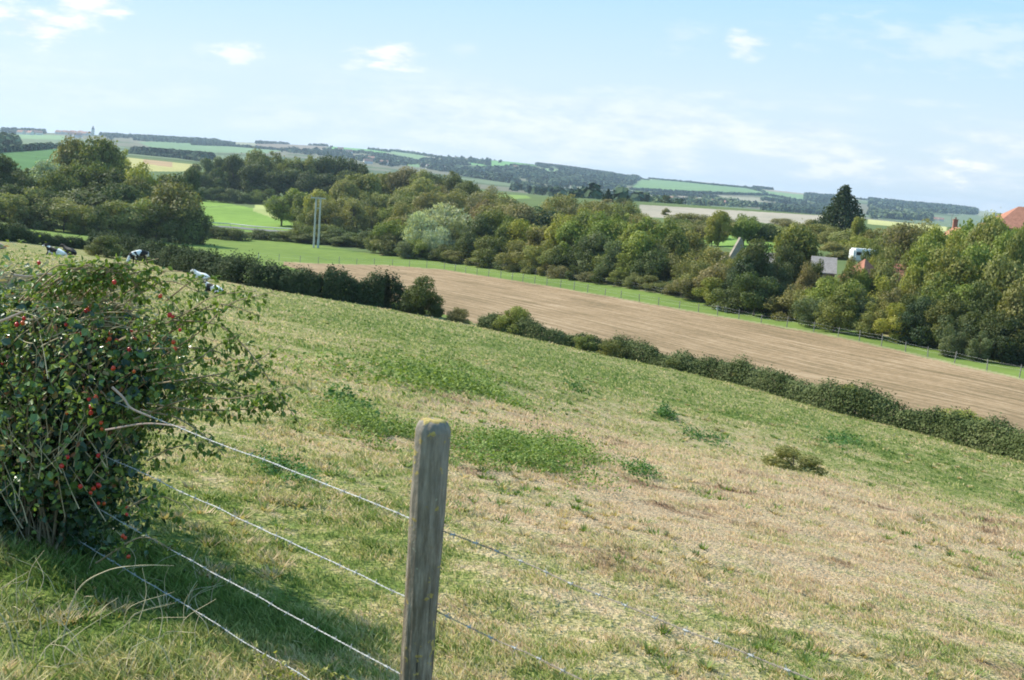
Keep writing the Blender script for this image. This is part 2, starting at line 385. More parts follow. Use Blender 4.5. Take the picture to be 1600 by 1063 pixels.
rowdir = WF[-3][:2]-WF[4][:2]; rowdir /= np.linalg.norm(rowdir)

# ------------------------------------------------------------------ ground
cols = np.concatenate([np.linspace(-1.3, -.60, 24)[:-1], np.linspace(-.60, .60, 860), np.linspace(.60, 1.3, 24)[1:]])
rings = np.concatenate([np.exp(np.arange(0, math.log(60), .016)), np.exp(np.arange(math.log(60), math.log(270), .0062)), np.exp(np.arange(math.log(270), math.log(8800), .0115))])
TT, YY = np.meshgrid(cols, rings); XX = TT*YY; ZZ = H(XX, YY)
nr, nc = YY.shape
def dryness(X, Y):
    px, py = proj(X, Y, H(X, Y, False))
    tt = X/np.maximum(Y, 1)
    d = .53+.04*np.sin(X*.05) + .10*sstep(27, 19, Y)*sstep(-.15, .05, tt) - .10*sstep(24, 32, Y)*sstep(60, 45, Y)*sstep(-.1, .1, tt)
    def blob(cx, cy, rx, ry, a, rot=0):
        u = px-cx; v_ = py-cy; c, s = math.cos(rot), math.sin(rot)
        return a*np.exp(-(((u*c+v_*s)/rx)**2+((-u*s+v_*c)/ry)**2))
    d = d + .30*(fbm(X/2.6, Y/2.6, 91, 3)-.5)*sstep(60, 30, Y) + blob(1150, 800, 480, 130, .28, .12) + blob(1350, 960, 400, 120, .16) + blob(850, 650, 260, 26, .2, .2) + blob(560, 720, 180, 50, .08)
    d = d + blob(300, 430, 330, 30, .10, .15) + blob(420, 570, 200, 60, .02) + blob(900, 830, 200, 60, .14) + blob(560, 650, 200, 40, .06)
    d = d - blob(640, 670, 160, 40, .22, .2) - blob(700, 600, 170, 36, .16, .25) - blob(1250, 650, 420, 36, .20, .25) - blob(850, 560, 300, 22, .16, .22)
    d = d - blob(330, 950, 230, 110, .24) - blob(80, 1000, 220, 110, .30) - blob(600, 900, 160, 90, .06) - blob(120, 900, 150, 60, .10) - blob(520, 500, 180, 22, .18, .15) - blob(1450, 740, 250, 30, .22, .2)
    d = d - blob(200, 400, 260, 12, .12, .1)
    return d
def near_side(X, Y):
    return Y < np.interp(X/np.maximum(Y, .5), tH, yH)
Fi = (np.arange(nr-1)[:, None]*nc+np.arange(nc-1)[None, :])
quads = np.stack([Fi, Fi+1, Fi+nc+1, Fi+nc], -1).reshape(-1, 4)
Vg = np.stack([XX, YY, ZZ], -1).reshape(-1, 3)
cX = Vg[quads, 0].mean(1); cY = Vg[quads, 1].mean(1); ct = cX/cY
isP = near_side(cX, cY)
stub0 = WF[0, 0]/WF[0, 1]+.012
nearS = np.interp(ct, [stub0, stub0+.01, (530-800)/F, (600-800)/F, (670-800)/F, (735-800)/F, (760-800)/F, 1.0], [999, 195, 140, 122, 113, 108, 0, 0])
jag = (vn(cX/2.5, cY/2.5, 31)-.5)*2.2
isB = (~isP) & (ct > stub0) & (cY+jag*.7 < np.interp(ct, tF, yF)-1.0) & (cY+jag > nearS)
isS = (~isP) & (~isB) & (cY < np.interp(ct, tS, yS)+2) & (ct > -.13)
isL = ~(isP | isB | isS)
def sub(name, mask, mat, attr=None):
    q = quads[mask]; u, inv = np.unique(q, return_inverse=True)
    at = {k: v[u] for k, v in (attr or {}).items()}
    o = mesh(name, Vg[u], inv.reshape(-1, 4), mat, attrs=at, smooth=True); o['kind'] = 'structure'; return o
PAST = mat_pasture()
dry = dryness(Vg[:, 0], Vg[:, 1])
sub('pasture', isP, PAST, {'dry': dry})
sub('stubble_field', isB, mat_stubble(rowdir))
# the ground behind and beside the viewpoint
bx = np.linspace(-70, 70, 90); by = np.linspace(-60, 1.02, 50); BX, BY = np.meshgrid(bx, by); BX[-1] = bx
BZ = H(BX, BY)-.004; n_ = len(bx); fi = (np.arange(len(by)-1)[:, None]*n_+np.arange(n_-1)[None, :])
o = mesh('ground', np.stack([BX, BY, BZ], -1).reshape(-1, 3), np.stack([fi, fi+1, fi+n_+1, fi+n_], -1).reshape(-1, 4), PAST, attrs={'dry': np.full(BX.size, .45)}, smooth=True)
o['kind'] = 'structure'
# far farmland colours: each field is a patch of its own crop
px_, py_ = proj(Vg[:, 0], Vg[:, 1], Vg[:, 2]); Yv = Vg[:, 1]
base = np.array([.115, .15, .06]); fc = np.tile(base, (len(Vg), 1))
fl = fbm(Vg[:, 0]/260, Vg[:, 1]/420, 77, 2)
fc[(Yv > 1300) & (fl > .55)] = (.20, .24, .12); fc[(Yv > 1300) & (fl < .42)] = (.23, .20, .13)
FIELDS = [
 ([(-400, 330), (-400, 420), (400, 470), (760, 520), (760, 440), (600, 400), (480, 380), (330, 366), (0, 350)], 100, 300, (.150, .205, .052)),
 ([(296, 300), (330, 313), (470, 340), (470, 362), (420, 366), (300, 352)], 290, 640, (.185, .275, .062)),
 ([(400, 318), (470, 335), (470, 344), (430, 342), (395, 330)], 330, 560, (.34, .36, .14)),
 ([(-60, 226), (0, 232), (52, 227), (98, 229), (0, 239), (-60, 240)], 600, 1300, (.30, .45, .12)),
 ([(-60, 240), (98, 231), (100, 245), (30, 268), (-60, 275)], 500, 1200, (.085, .165, .055)),
 ([(195, 238), (312, 250), (312, 268), (200, 268)], 600, 1100, (.40, .36, .15)),
 ([(225, 246), (270, 254), (270, 262), (225, 256)], 600, 1100, (.38, .26, .15)),
 ([(-60, 205), (0, 207), (100, 212), (100, 219), (0, 216), (-60, 212)], 1300, 3900, (.25, .36, .16)),
 ([(215, 222), (280, 221), (420, 231), (420, 240), (300, 238), (240, 232)], 1300, 4300, (.20, .30, .14)),
 ([(330, 217), (400, 219), (430, 222), (400, 229), (340, 225)], 1800, 5000, (.36, .33, .22)),
 ([(400, 222), (512, 226), (508, 238), (400, 234)], 1500, 5200, (.30, .22, .17)),
 ([(300, 227), (400, 229), (445, 236), (400, 240), (310, 233)], 1500, 5200, (.22, .32, .15)),
 ([(519, 226), (590, 232), (640, 240), (560, 238), (515, 235)], 1500, 5200, (.20, .42, .12)),
 ([(585, 234), (680, 243), (790, 255), (700, 255), (640, 247)], 1500, 5200, (.26, .36, .17)),
 ([(600, 246), (660, 254), (655, 262), (610, 255)], 1500, 5200, (.22, .34, .14)),
 ([(660, 243), (735, 247), (735, 252), (670, 247)], 1500, 5200, (.30, .26, .18)),
 ([(733, 249), (800, 253), (840, 259), (830, 264), (735, 258)], 1500, 5200, (.20, .40, .12)),
 ([(835, 262), (985, 274), (1000, 277), (990, 280), (840, 267)], 1500, 5200, (.28, .40, .18)),
 ([(985, 273), (1060, 279), (1160, 287), (1165, 293), (1060, 283), (1000, 281)], 1500, 5200, (.42, .38, .24)),
 ([(1003, 280), (1060, 283), (1165, 294), (1200, 302), (1060, 302), (985, 296)], 1500, 5200, (.21, .33, .13)),
 ([(1160, 290), (1258, 302), (1256, 315), (1190, 306)], 1500, 5200, (.24, .36, .15)),
 ([(1165, 286), (1258, 296), (1330, 305), (1384, 309), (1384, 316), (1300, 309), (1200, 299)], 1500, 5200, (.40, .32, .24)),
 ([(820, 286), (900, 291), (960, 297), (1010, 300), (1200, 310), (1196, 316), (1060, 312), (930, 304), (820, 293)], 900, 4200, (.40, .34, .24)),
 ([(955, 300), (1060, 303), (1100, 316), (960, 312)], 900, 3200, (.38, .30, .22)),
 ([(1000, 320), (1285, 337), (1286, 349), (1240, 352), (1110, 342), (1000, 340)], 300, 900, (.36, .31, .25)),
 ([(1280, 336), (1330, 338), (1330, 352), (1282, 350)], 300, 900, (.45, .40, .28)),
 ([(745, 290), (810, 298), (830, 310), (770, 312)], 300, 900, (.19, .26, .08)),
 ([(1355, 338), (1480, 350), (1480, 362), (1355, 350)], 300, 900, (.46, .44, .20)),
 ([(1090, 360), (1220, 362), (1260, 395), (1200, 400), (1090, 378)], 150, 330, (.18, .28, .07)),
 ([(1527, 325), (1560, 331), (1540, 340), (1520, 335)], 2000, 5500, (.35, .34, .22)),
]
for poly, a, b, c in FIELDS:
    m = (Yv > a) & (Yv < b) & inpoly(px_, py_, poly); fc[m] = c
fm = Yv > 1200; lumi = fc[fm].mean(1)[:, None]; fc[fm] = (fc[fm]*.82+lumi*.18)*np.array([.78, .82, .78])  # distance haze painted in: far field colours are muted and greyed
# verge behind the stubble, by the wood: rough grass
st = Vg[:, 0]/np.maximum(Vg[:, 1], .5)
mead = (st > -.27) & (Yv < np.interp(st, tS, yS)+2.5) & (Yv > 60)
fc[mead] = (.150, .205, .052)
vg = (Yv > np.interp(st, tS, yS)) & (Yv < np.interp(st, tS, yS)+3) & (st > -.12) & (st < .6); fc[vg] = (.30, .27, .15)
edge = np.abs(Yv-np.interp(st, tF, yF)+.6) < .9; fc[edge & (st > -.22)] = (.27, .26, .13)
LAND = mat_land()
sub('grass_strip', isS, LAND, {'fcol': fc})
sub('farmland', isL, LAND, {'fcol': fc})
# road beyond the meadow
def ribbon(name, pts, wd, mat, lift=.05):
    Q = spline(pts, 10); T = np.gradient(Q[:, :2], axis=0); T /= np.linalg.norm(T, axis=1)[:, None]; N = np.stack([-T[:, 1], T[:, 0]], 1)
    V = []
    for s in np.linspace(-.5, .5, 5):
        xy = Q[:, :2]+N*wd*s; V.append(np.column_stack([xy, H(xy[:, 0], xy[:, 1])+lift]))
    V = np.array(V).transpose(1, 0, 2).reshape(-1, 3); n = len(Q)
    i = np.arange(n-1)[:, None]*5+np.arange(4)[None, :]
    o = mesh(name, V, np.stack([i, i+1, i+6, i+5], -1).reshape(-1, 4), mat); o['kind'] = 'structure'; return o
ASPH = plain('asphalt', (.16, .155, .15), .9, .2, 2)
road_pts = [G(a, b, 200) for a, b in [(300, 353), (360, 356), (420, 361), (480, 364), (560, 373), (620, 385)]]
ribbon('road', road_pts, 6, ASPH, .12)

# ------------------------------------------------------------------ foliage makers
def quads_leaf(C, N, size, asp=.55, v=None, droop=0):
    """rhombic leaf clumps: centre, facing, size"""
    n = len(C); N = N/(np.linalg.norm(N, axis=1)[:, None]+1e-9)
    a = rng.normal(size=(n, 3)); T = np.cross(N, a); T /= np.linalg.norm(T, axis=1)[:, None]+1e-9
    if droop: T[:, 2] -= droop; T /= np.linalg.norm(T, axis=1)[:, None]+1e-9
    B = np.cross(N, T); s = np.broadcast_to(size, (n,))[:, None]
    k = rng.uniform(.35, .65, (n, 1))
    V = np.stack([C-T*s*.5, C+B*s*asp*.5+T*s*(k-.5)*.6+N*s*.08, C+T*s*.5, C-B*s*asp*.5+T*s*(k-.5)*.6-N*s*.06], 1).reshape(-1, 3)
    f = np.arange(4*n).reshape(n, 4)
    vv = np.repeat(v if v is not None else rng.uniform(0, 1, n), 4)
    return V, f, vv
def sph(n):
    d = rng.normal(size=(n, 3)); return d/np.linalg.norm(d, axis=1)[:, None]
def crown_arr(shape='round', leaves=4600, lobes=34, size=.05, seed=0):
    """crown in a unit box: x,y in -.5...5, z 0..1"""
    g = np.random.default_rng(seed)
    L = []
    for i in range(lobes):
        if shape == 'conifer':
            z = .04+.93*(i+.5)/lobes; r = .47*(1-z)**.85+.004; th = i*2.4+g.uniform(-.4, .4); q = g.uniform(.35, 1.0)
            L.append((r*q*math.cos(th), r*q*math.sin(th), z, .028+.11*(1-z)))
            continue
        d = g.normal(size=3); d /= np.linalg.norm(d)
        if shape == 'bush':
            r = g.uniform(.5, 1.08); c = np.array([.40*d[0]*r, .40*d[1]*r, .40+.50*d[2]*r]); c[2] = max(c[2], .08); rad = g.uniform(.12, .23)
        elif shape == 'tall':
            z = g.uniform(.15, .92); wv = .36*math.sin(math.pi*min(1, z*.75+.22))**.7; th = g.uniform(0, 6.283)
            c = np.array([wv*math.cos(th)*g.uniform(.3, 1), wv*math.sin(th)*g.uniform(.3, 1), z]); rad = g.uniform(.08, .16)
        elif shape == 'willow':
            r = g.uniform(.5, .95); c = np.array([.37*d[0]*r, .37*d[1]*r, .52+.38*d[2]*r]); rad = g.uniform(.09, .18)
        else:
            r = g.uniform(.45, 1.12); c = np.array([.37*d[0]*r, .37*d[1]*r, .53+.38*d[2]*r]); rad = g.uniform(.10, .23) if r < .95 else g.uniform(.05, .10)
        L.append((*c, rad))
    L = np.array(L); wts = L[:, 3]**(2 if shape != 'conifer' else 1.5); wts /= wts.sum()
    idx = g.choice(len(L), leaves, p=wts); d = sph(leaves)
    rr = L[idx, 3]*g.uniform(.55, 1.12, leaves)**.8; rr = rr*np.where(g.uniform(size=leaves) < .06, 1.3, 1)
    if shape != 'conifer':
        d[:, 2] *= .85
    C = L[idx, :3]+d*rr[:, None]
    lob = g.uniform(0, 1, len(L))[idx]
    v = np.clip(.5+.45*(lob-.5)+g.normal(0, .17, leaves), 0, 1)
    sz = size*g.uniform(.6, 1.35, leaves)
    N = d+g.normal(0, .55, (leaves, 3)); N[:, 2] += .25
    V, f, vv = quads_leaf(C, N, sz, .62 if shape != 'willow' else .3, v, droop=1.2 if shape == 'willow' else (.4 if shape == 'conifer' else 0))
    return V, f, vv, L
def make_proto(shape, seed, **kw):
    V, f, vv, L = crown_arr(shape, seed=seed, **kw)
    cr = mesh('crown', V, f, LEAF, attrs={'v': vv})
    g = random.Random(seed); mb = MB()
    top = .8 if shape != 'conifer' else .97
    P0 = [(0, 0, -.04), (g.uniform(-.01, .01), 0, .2), (g.uniform(-.03, .03), g.uniform(-.03, .03), .5), (g.uniform(-.04, .04), 0, top)]
    k = .026 if shape in ('round', 'tall', 'willow') else .018
    mb.tube(spline(P0, 4), np.linspace(k, k*.25, 13), 7)
    pick = sorted(range(len(L)), key=lambda i: g.random())[:11]
    for i in pick:
        q = L[i, :3]; z0 = max(.08, q[2]*.45); mb.tube(spline([(0, 0, z0), (q[0]*.45, q[1]*.45, z0+(q[2]-z0)*.55), tuple(q)], 3), np.linspace(k*.5, k*.1, 7), 5)
    tr = mb.build('trunk', BARK)
    for o in (cr, tr): COL.objects.unlink(o)
    return cr.data, tr.data
PROTO = {}
for sh, n, kw in [('round', 7, dict(leaves=8500, lobes=27, size=.043)), ('bush', 6, dict(leaves=7500, lobes=24, size=.045)), ('tall', 4, dict(leaves=7000, lobes=28, size=.040)),
                  ('willow', 2, dict(leaves=9000, lobes=46, size=.060)), ('conifer', 2, dict(leaves=11000, lobes=170, size=.042)),
                  ('sparse', 3, dict(leaves=2300, lobes=40, size=.040))]:
    PROTO[sh] = [make_proto('tall' if sh == 'sparse' else sh, 100+hash_ if False else 100+i*7+len(sh)*31, **kw) for i, hash_ in enumerate(range(n))]
ORD = ['first', 'second', 'third', 'fourth', 'fifth', 'sixth', 'seventh', 'eighth', 'ninth', 'tenth', 'eleventh', 'twelfth', 'thirteenth', 'fourteenth', 'fifteenth',
       'sixteenth', 'seventeenth', 'eighteenth', 'nineteenth', 'twentieth'] + ['twenty-'+x for x in ['first', 'second', 'third', 'fourth', 'fifth', 'sixth', 'seventh', 'eighth', 'ninth']] + ['thirtieth'] + ['thirty-'+x for x in ['first', 'second', 'third', 'fourth', 'fifth', 'sixth', 'seventh', 'eighth', 'ninth']]
ORD += ['fortieth'] + ['forty-'+x for x in ['first', 'second', 'third', 'fourth', 'fifth', 'sixth', 'seventh', 'eighth', 'ninth']] + ['fiftieth'] + ['fifty-'+x for x in ['first', 'second', 'third', 'fourth', 'fifth', 'sixth', 'seventh', 'eighth', 'ninth']] + ['sixtieth'] + ['sixty-'+x for x in ['first', 'second', 'third', 'fourth', 'fifth', 'sixth', 'seventh', 'eighth', 'ninth']] + ['seventieth'] + ['seventy-'+x for x in ['first', 'second', 'third', 'fourth', 'fifth', 'sixth', 'seventh', 'eighth', 'ninth']]
C_ = {'dk': (.098, .116, .032), 'md': (.172, .184, .044), 'gr': (.205, .236, .050), 'yg': (.29, .285, .058), 'ol': (.225, .212, .066), 'br': (.215, .185, .078),
      'sv': (.38, .40, .25), 'bg': (.140, .162, .065), 'cf': (.050, .075, .027), 'or': (.24, .19, .075)}
CN = {'dk': 'dark green', 'md': 'mid green', 'gr': 'fresh green', 'yg': 'yellow green', 'ol': 'olive green', 'br': 'brownish', 'sv': 'silvery', 'bg': 'blue green', 'cf': 'blackish green', 'or': 'rusty'}
SN = {'round': 'round tree', 'bush': 'bush', 'tall': 'upright tree', 'willow': 'willow', 'conifer': 'conifer', 'sparse': 'thin tree'}
CAT = {'round': 'tree', 'bush': 'bush', 'tall': 'tree', 'willow': 'tree', 'conifer': 'tree', 'sparse': 'tree'}
NM = {'round': 'broadleaf_tree', 'bush': 'bush', 'tall': 'broadleaf_tree', 'willow': 'willow_tree', 'conifer': 'conifer_tree', 'sparse': 'thin_tree'}
def tree_row(row, group, items):
    """items: (px, top_py, width_px, Y, kind, colour[, depth ratio]); every tree is its own thing"""
    items = sorted(items, key=lambda q: q[0]); made = []
    for i, (px, top, wp, Y, kind, c) in enumerate(items):
        tp = P(px, top, Y); gx = tp[0]; gz = float(H(gx, Y, False))
        h = tp[2]-gz; wd = wp/F*Y*1.36
        if h < .8: h = .8
        rt = empty(NM[kind], (gx, Y, gz-.1), random.uniform(0, 6.28))
        crm, trm = random.choice(PROTO[kind])
        s = (wd*random.uniform(.88, 1.1), wd*random.uniform(.8, 1.15), h*1.03)
        cr = bpy.data.objects.new('crown', crm); cr.scale = s; link(cr, rt)
        j = lambda: random.uniform(.86, 1.16)
        b = C_[c]; k = j(); cr.color = (b[0]*k*j()**.5, b[1]*k, b[2]*k*j()**.5, 1)
        tr = bpy.data.objects.new('trunk', trm); tr.scale = (s[0] if kind != 'bush' else s[0]*.6, s[1] if kind != 'bush' else s[1]*.6, s[2]*(.9 if kind == 'bush' else 1)); link(tr, rt)
        tag(rt, f"{CN[c]} {SN[kind]}, {ORD[i]} from the left {row}", CAT[kind], group); made.append(rt)
    return made
B, Rn, Tl, Wl, Cf, Sp = 'bush', 'round', 'tall', 'willow', 'conifer', 'sparse'
tree_row('in bushy row behind the cow pasture', 'bushy row of trees behind the cow pasture', [
 (-60, 300, 80, 235, B, 'dk'), (-15, 318, 60, 232, B, 'dk'), (38, 289, 66, 236, B, 'ol'), (72, 312, 44, 234, B, 'dk'), (101, 307, 78, 236, B, 'ol'), (132, 322, 40, 233, B, 'md'), (156, 321, 44, 235, B, 'dk'),
 (188, 315, 62, 238, B, 'ol'), (221, 312, 60, 240, B, 'md'), (246, 320, 50, 238, B, 'dk'), (268, 287, 78, 244, B, 'ol'), (296, 312, 50, 243, B, 'md'), (312, 322, 36, 243, B, 'dk')])
tree_row('in wood behind the bushy row', 'tall trees of the left wood', [
 (-70, 240, 90, 268, Rn, 'dk'), (-25, 236, 80, 270, Rn, 'dk'), (6, 242, 74, 265, Tl, 'dk'), (38, 263, 56, 262, Rn, 'dk'), (20, 280, 60, 255, Rn, 'dk'), (72, 240, 66, 292, Rn, 'sv'), (90, 268, 60, 262, Rn, 'md'), (114, 223, 62, 302, Rn, 'ol'),
 (112, 258, 70, 270, Tl, 'md'), (142, 245, 66, 272, Rn, 'md'), (157, 223, 66, 300, Rn, 'md'), (188, 233, 44, 332, Rn, 'yg'), (176, 257, 66, 268, Tl, 'dk'), (210, 251, 62, 280, Rn, 'yg'), (150, 285, 70, 256, Rn, 'dk'), (70, 288, 60, 252, Rn, 'dk'),
 (215, 282, 60, 262, Rn, 'md'), (243, 278, 44, 285, Tl, 'dk'), (276, 264, 62, 290, Rn, 'dk'), (262, 272, 50, 292, Tl, 'md'), (300, 262, 40, 300, Tl, 'bg'), (130, 300, 80, 250, Rn, 'dk'), (190, 292, 60, 252, Rn, 'dk')])
tree_row('in wood beyond the bright green field', 'trees of the wood beyond the bright field', [
 (306, 258, 34, 505, Tl, 'bg'), (325, 249, 34, 520, Tl, 'bg'), (350, 242, 40, 530, Tl, 'bg'), (338, 262, 40, 505, Rn, 'dk'), (366, 246, 36, 520, Rn, 'dk'), (383, 239, 42, 530, Rn, 'md'), (405, 237, 44, 525, Rn, 'md'), (396, 256, 50, 505, Rn, 'dk'),
 (430, 237, 44, 530, Rn, 'ol'), (425, 262, 50, 505, Rn, 'dk'), (452, 240, 42, 525, Rn, 'md'), (470, 243, 40, 520, Rn, 'dk'), (455, 265, 50, 505, Rn, 'dk'), (490, 244, 44, 520, Rn, 'md'), (485, 268, 50, 500, Rn, 'dk'), (512, 246, 42, 520, Rn, 'dk'),
 (533, 246, 40, 520, Rn, 'dk'), (520, 268, 50, 500, Rn, 'dk'), (552, 249, 38, 520, Rn, 'dk'), (545, 270, 44, 500, Rn, 'dk'), (570, 258, 34, 515, Rn, 'dk')])
tree_row('in low row edging the bright green field', 'low rounded trees edging the bright field', [
 (x, 294+(x-315)*.03+random.uniform(-2, 2), 22, 478, B, random.choice(['md', 'bg', 'dk'])) for x in range(316, 436, 15)])
tree_row('behind the twin poles', 'mixed trees behind the twin poles', [
 (442, 300, 44, 338, Rn, 'gr'), (462, 292, 46, 335, Tl, 'gr'), (480, 298, 40, 330, Rn, 'md'), (500, 299, 52, 325, Rn, 'yg'), (527, 302, 54, 318, Rn, 'ol'), (510, 316, 40, 300, B, 'ol'), (552, 313, 50, 300, Sp, 'ol'), (556, 312, 46, 303, Tl, 'ol'), (480, 322, 28, 300, B, 'ol'),
 (566, 262, 66, 385, Rn, 'md'), (540, 285, 44, 372, Rn, 'ol'), (594, 263, 40, 430, Rn, 'ol'), (614, 262, 44, 425, Rn, 'ol'), (636, 264, 48, 420, Rn, 'br'), (659, 268, 44, 410, Rn, 'ol'), (682, 266, 38, 440, Rn, 'dk'), (711, 268, 44, 430, Rn, 'md'),
 (732, 280, 40, 410, Rn, 'md'), (578, 303, 34, 335, B, 'ol'), (604, 296, 46, 342, Rn, 'ol'), (628, 294, 50, 338, Rn, 'ol'), (657, 278, 62, 350, Rn, 'ol'), (650, 300, 60, 330, Rn, 'md'), (700, 287, 60, 380, B, 'br'), (728, 286, 44, 372, B, 'dk'), (708, 297, 44, 335, B, 'ol'),
 (743, 296, 44, 350, B, 'br'), (762, 291, 40, 360, B, 'br'), (672, 305, 50, 312, B, 'br'), (692, 303, 40, 315, B, 'br'), (606, 317, 40, 300, Rn, 'gr'), (632, 318, 44, 290, B, 'ol'), (583, 322, 34, 300, Sp, 'ol')])
tree_row('in front row beyond the stubble field', 'front row of trees beyond the stubble field', [
 (596, 358, 34, 252, B, 'md'), (620, 343, 52, 250, Rn, 'gr'), (612, 366, 44, 248, B, 'ol'), (667, 330, 66, 247, Wl, 'sv'), (700, 317, 80, 250, Wl, 'sv'), (686, 353, 50, 240, Wl, 'sv'), (722, 345, 44, 242, Wl, 'bg'),
 (640, 376, 36, 240, B, 'bg'), (755, 336, 60, 236, Rn, 'dk'), (735, 365, 44, 232, Rn, 'dk'), (781, 322, 52, 238, Rn, 'md'), (803, 332, 50, 226, Rn, 'md'), (785, 360, 46, 220, B, 'dk'), (826, 338, 52, 222, Rn, 'yg'), (852, 345, 54, 214, Rn, 'ol'), (845, 372, 46, 207, B, 'ol'),
 (884, 345, 56, 210, Rn, 'yg'), (900, 372, 42, 200, B, 'dk'), (915, 336, 52, 208, Rn, 'md'), (940, 332, 56, 205, Rn, 'gr'), (930, 365, 56, 195, Rn, 'bg'), (973, 332, 56, 200, Rn, 'gr'), (966, 380, 50, 188, B, 'bg'), (1010, 338, 66, 195, Rn, 'gr'), (1004, 365, 58, 186, Rn, 'gr'), (1046, 342, 54, 196, Rn, 'gr'), (1022, 392, 50, 180, B, 'dk'), (766, 372, 44, 222, B, 'md'), (812, 378, 44, 212, B, 'ol'), (868, 385, 44, 203, B, 'md'), (896, 350, 44, 206, Rn, 'gr'), (946, 350, 50, 199, Rn, 'gr'), (990, 350, 50, 194, Rn, 'yg'), (1036, 372, 46, 186, Rn, 'ol'), (948, 392, 44, 190, B, 'md'), (985, 398, 44, 184, B, 'gr'), (1048, 398, 40, 180, B, 'ol'), (660, 372, 40, 240, B, 'gr'), (712, 378, 40, 232, B, 'dk'), (1058, 364, 40, 186, Rn, 'md')])
tree_row('on the rough slope above the front row', 'bushes and trees on the rough slope', [
 (755, 311, 50, 300, Rn, 'or'), (780, 313, 56, 290, B, 'ol'), (820, 324, 54, 270, B, 'br'), (843, 311, 76, 275, B, 'cf'), (880, 300, 46, 320, B, 'ol'), (790, 303, 44, 340, B, 'ol'), (905, 322, 54, 270, B, 'yg'), (925, 311, 44, 300, B, 'ol'), (952, 301, 66, 310, B, 'br'),
 (966, 307, 44, 300, B, 'ol'), (990, 312, 32, 300, B, 'ol'), (951, 295, 16, 520, Cf, 'cf'), (976, 307, 20, 520, B, 'dk'), (1040, 305, 16, 700, Tl, 'dk'), (1041, 325, 13, 420, B, 'ol'), (1070, 334, 50, 330, B, 'ol'), (1100, 333, 54, 330, B, 'br'), (1064, 340, 40, 300, B, 'md'),
 (1140, 338, 40, 330, B, 'br'), (1095, 350, 60, 290, B, 'ol'), (1127, 332, 36, 262, Rn, 'yg'), (1116, 342, 26, 262, Tl, 'yg'), (1167, 331, 42, 262, Rn, 'gr'), (1190, 346, 44, 262, B, 'dk'), (1215, 348, 36, 300, B, 'br'), (1240, 345, 40, 330, B, 'br'), (1060, 352, 50, 240, B, 'ol'), (870, 322, 40, 300, B, 'md'), (1275, 342, 34, 330, B, 'ol'), (1222, 340, 30, 400, B, 'br'), (810, 318, 40, 300, B, 'br'), (862, 318, 40, 290, B, 'ol'), (895, 312, 44, 300, B, 'br'), (938, 320, 44, 260, B, 'ol'), (1010, 332, 44, 280, B, 'ol'), (1085, 342, 44, 300, B, 'ol'),
 (1120, 346, 40, 310, B, 'br'), (1155, 348, 40, 320, B, 'ol'), (1060, 375, 40, 215, B, 'ol'), (1085, 372, 40, 225, B, 'ol'), (1075, 392, 44, 195, B, 'ol'), (1130, 395, 40, 195, B, 'ol'), (770, 300, 40, 330, B, 'ol'), (1230, 352, 50, 270, B, 'ol'), (1205, 352, 40, 280, B, 'ol'), (1280, 352, 44, 280, B, 'ol'), (1400, 352, 44, 250, B, 'ol'), (1430, 356, 44, 240, B, 'md'), (1460, 362, 44, 230, B, 'ol')])
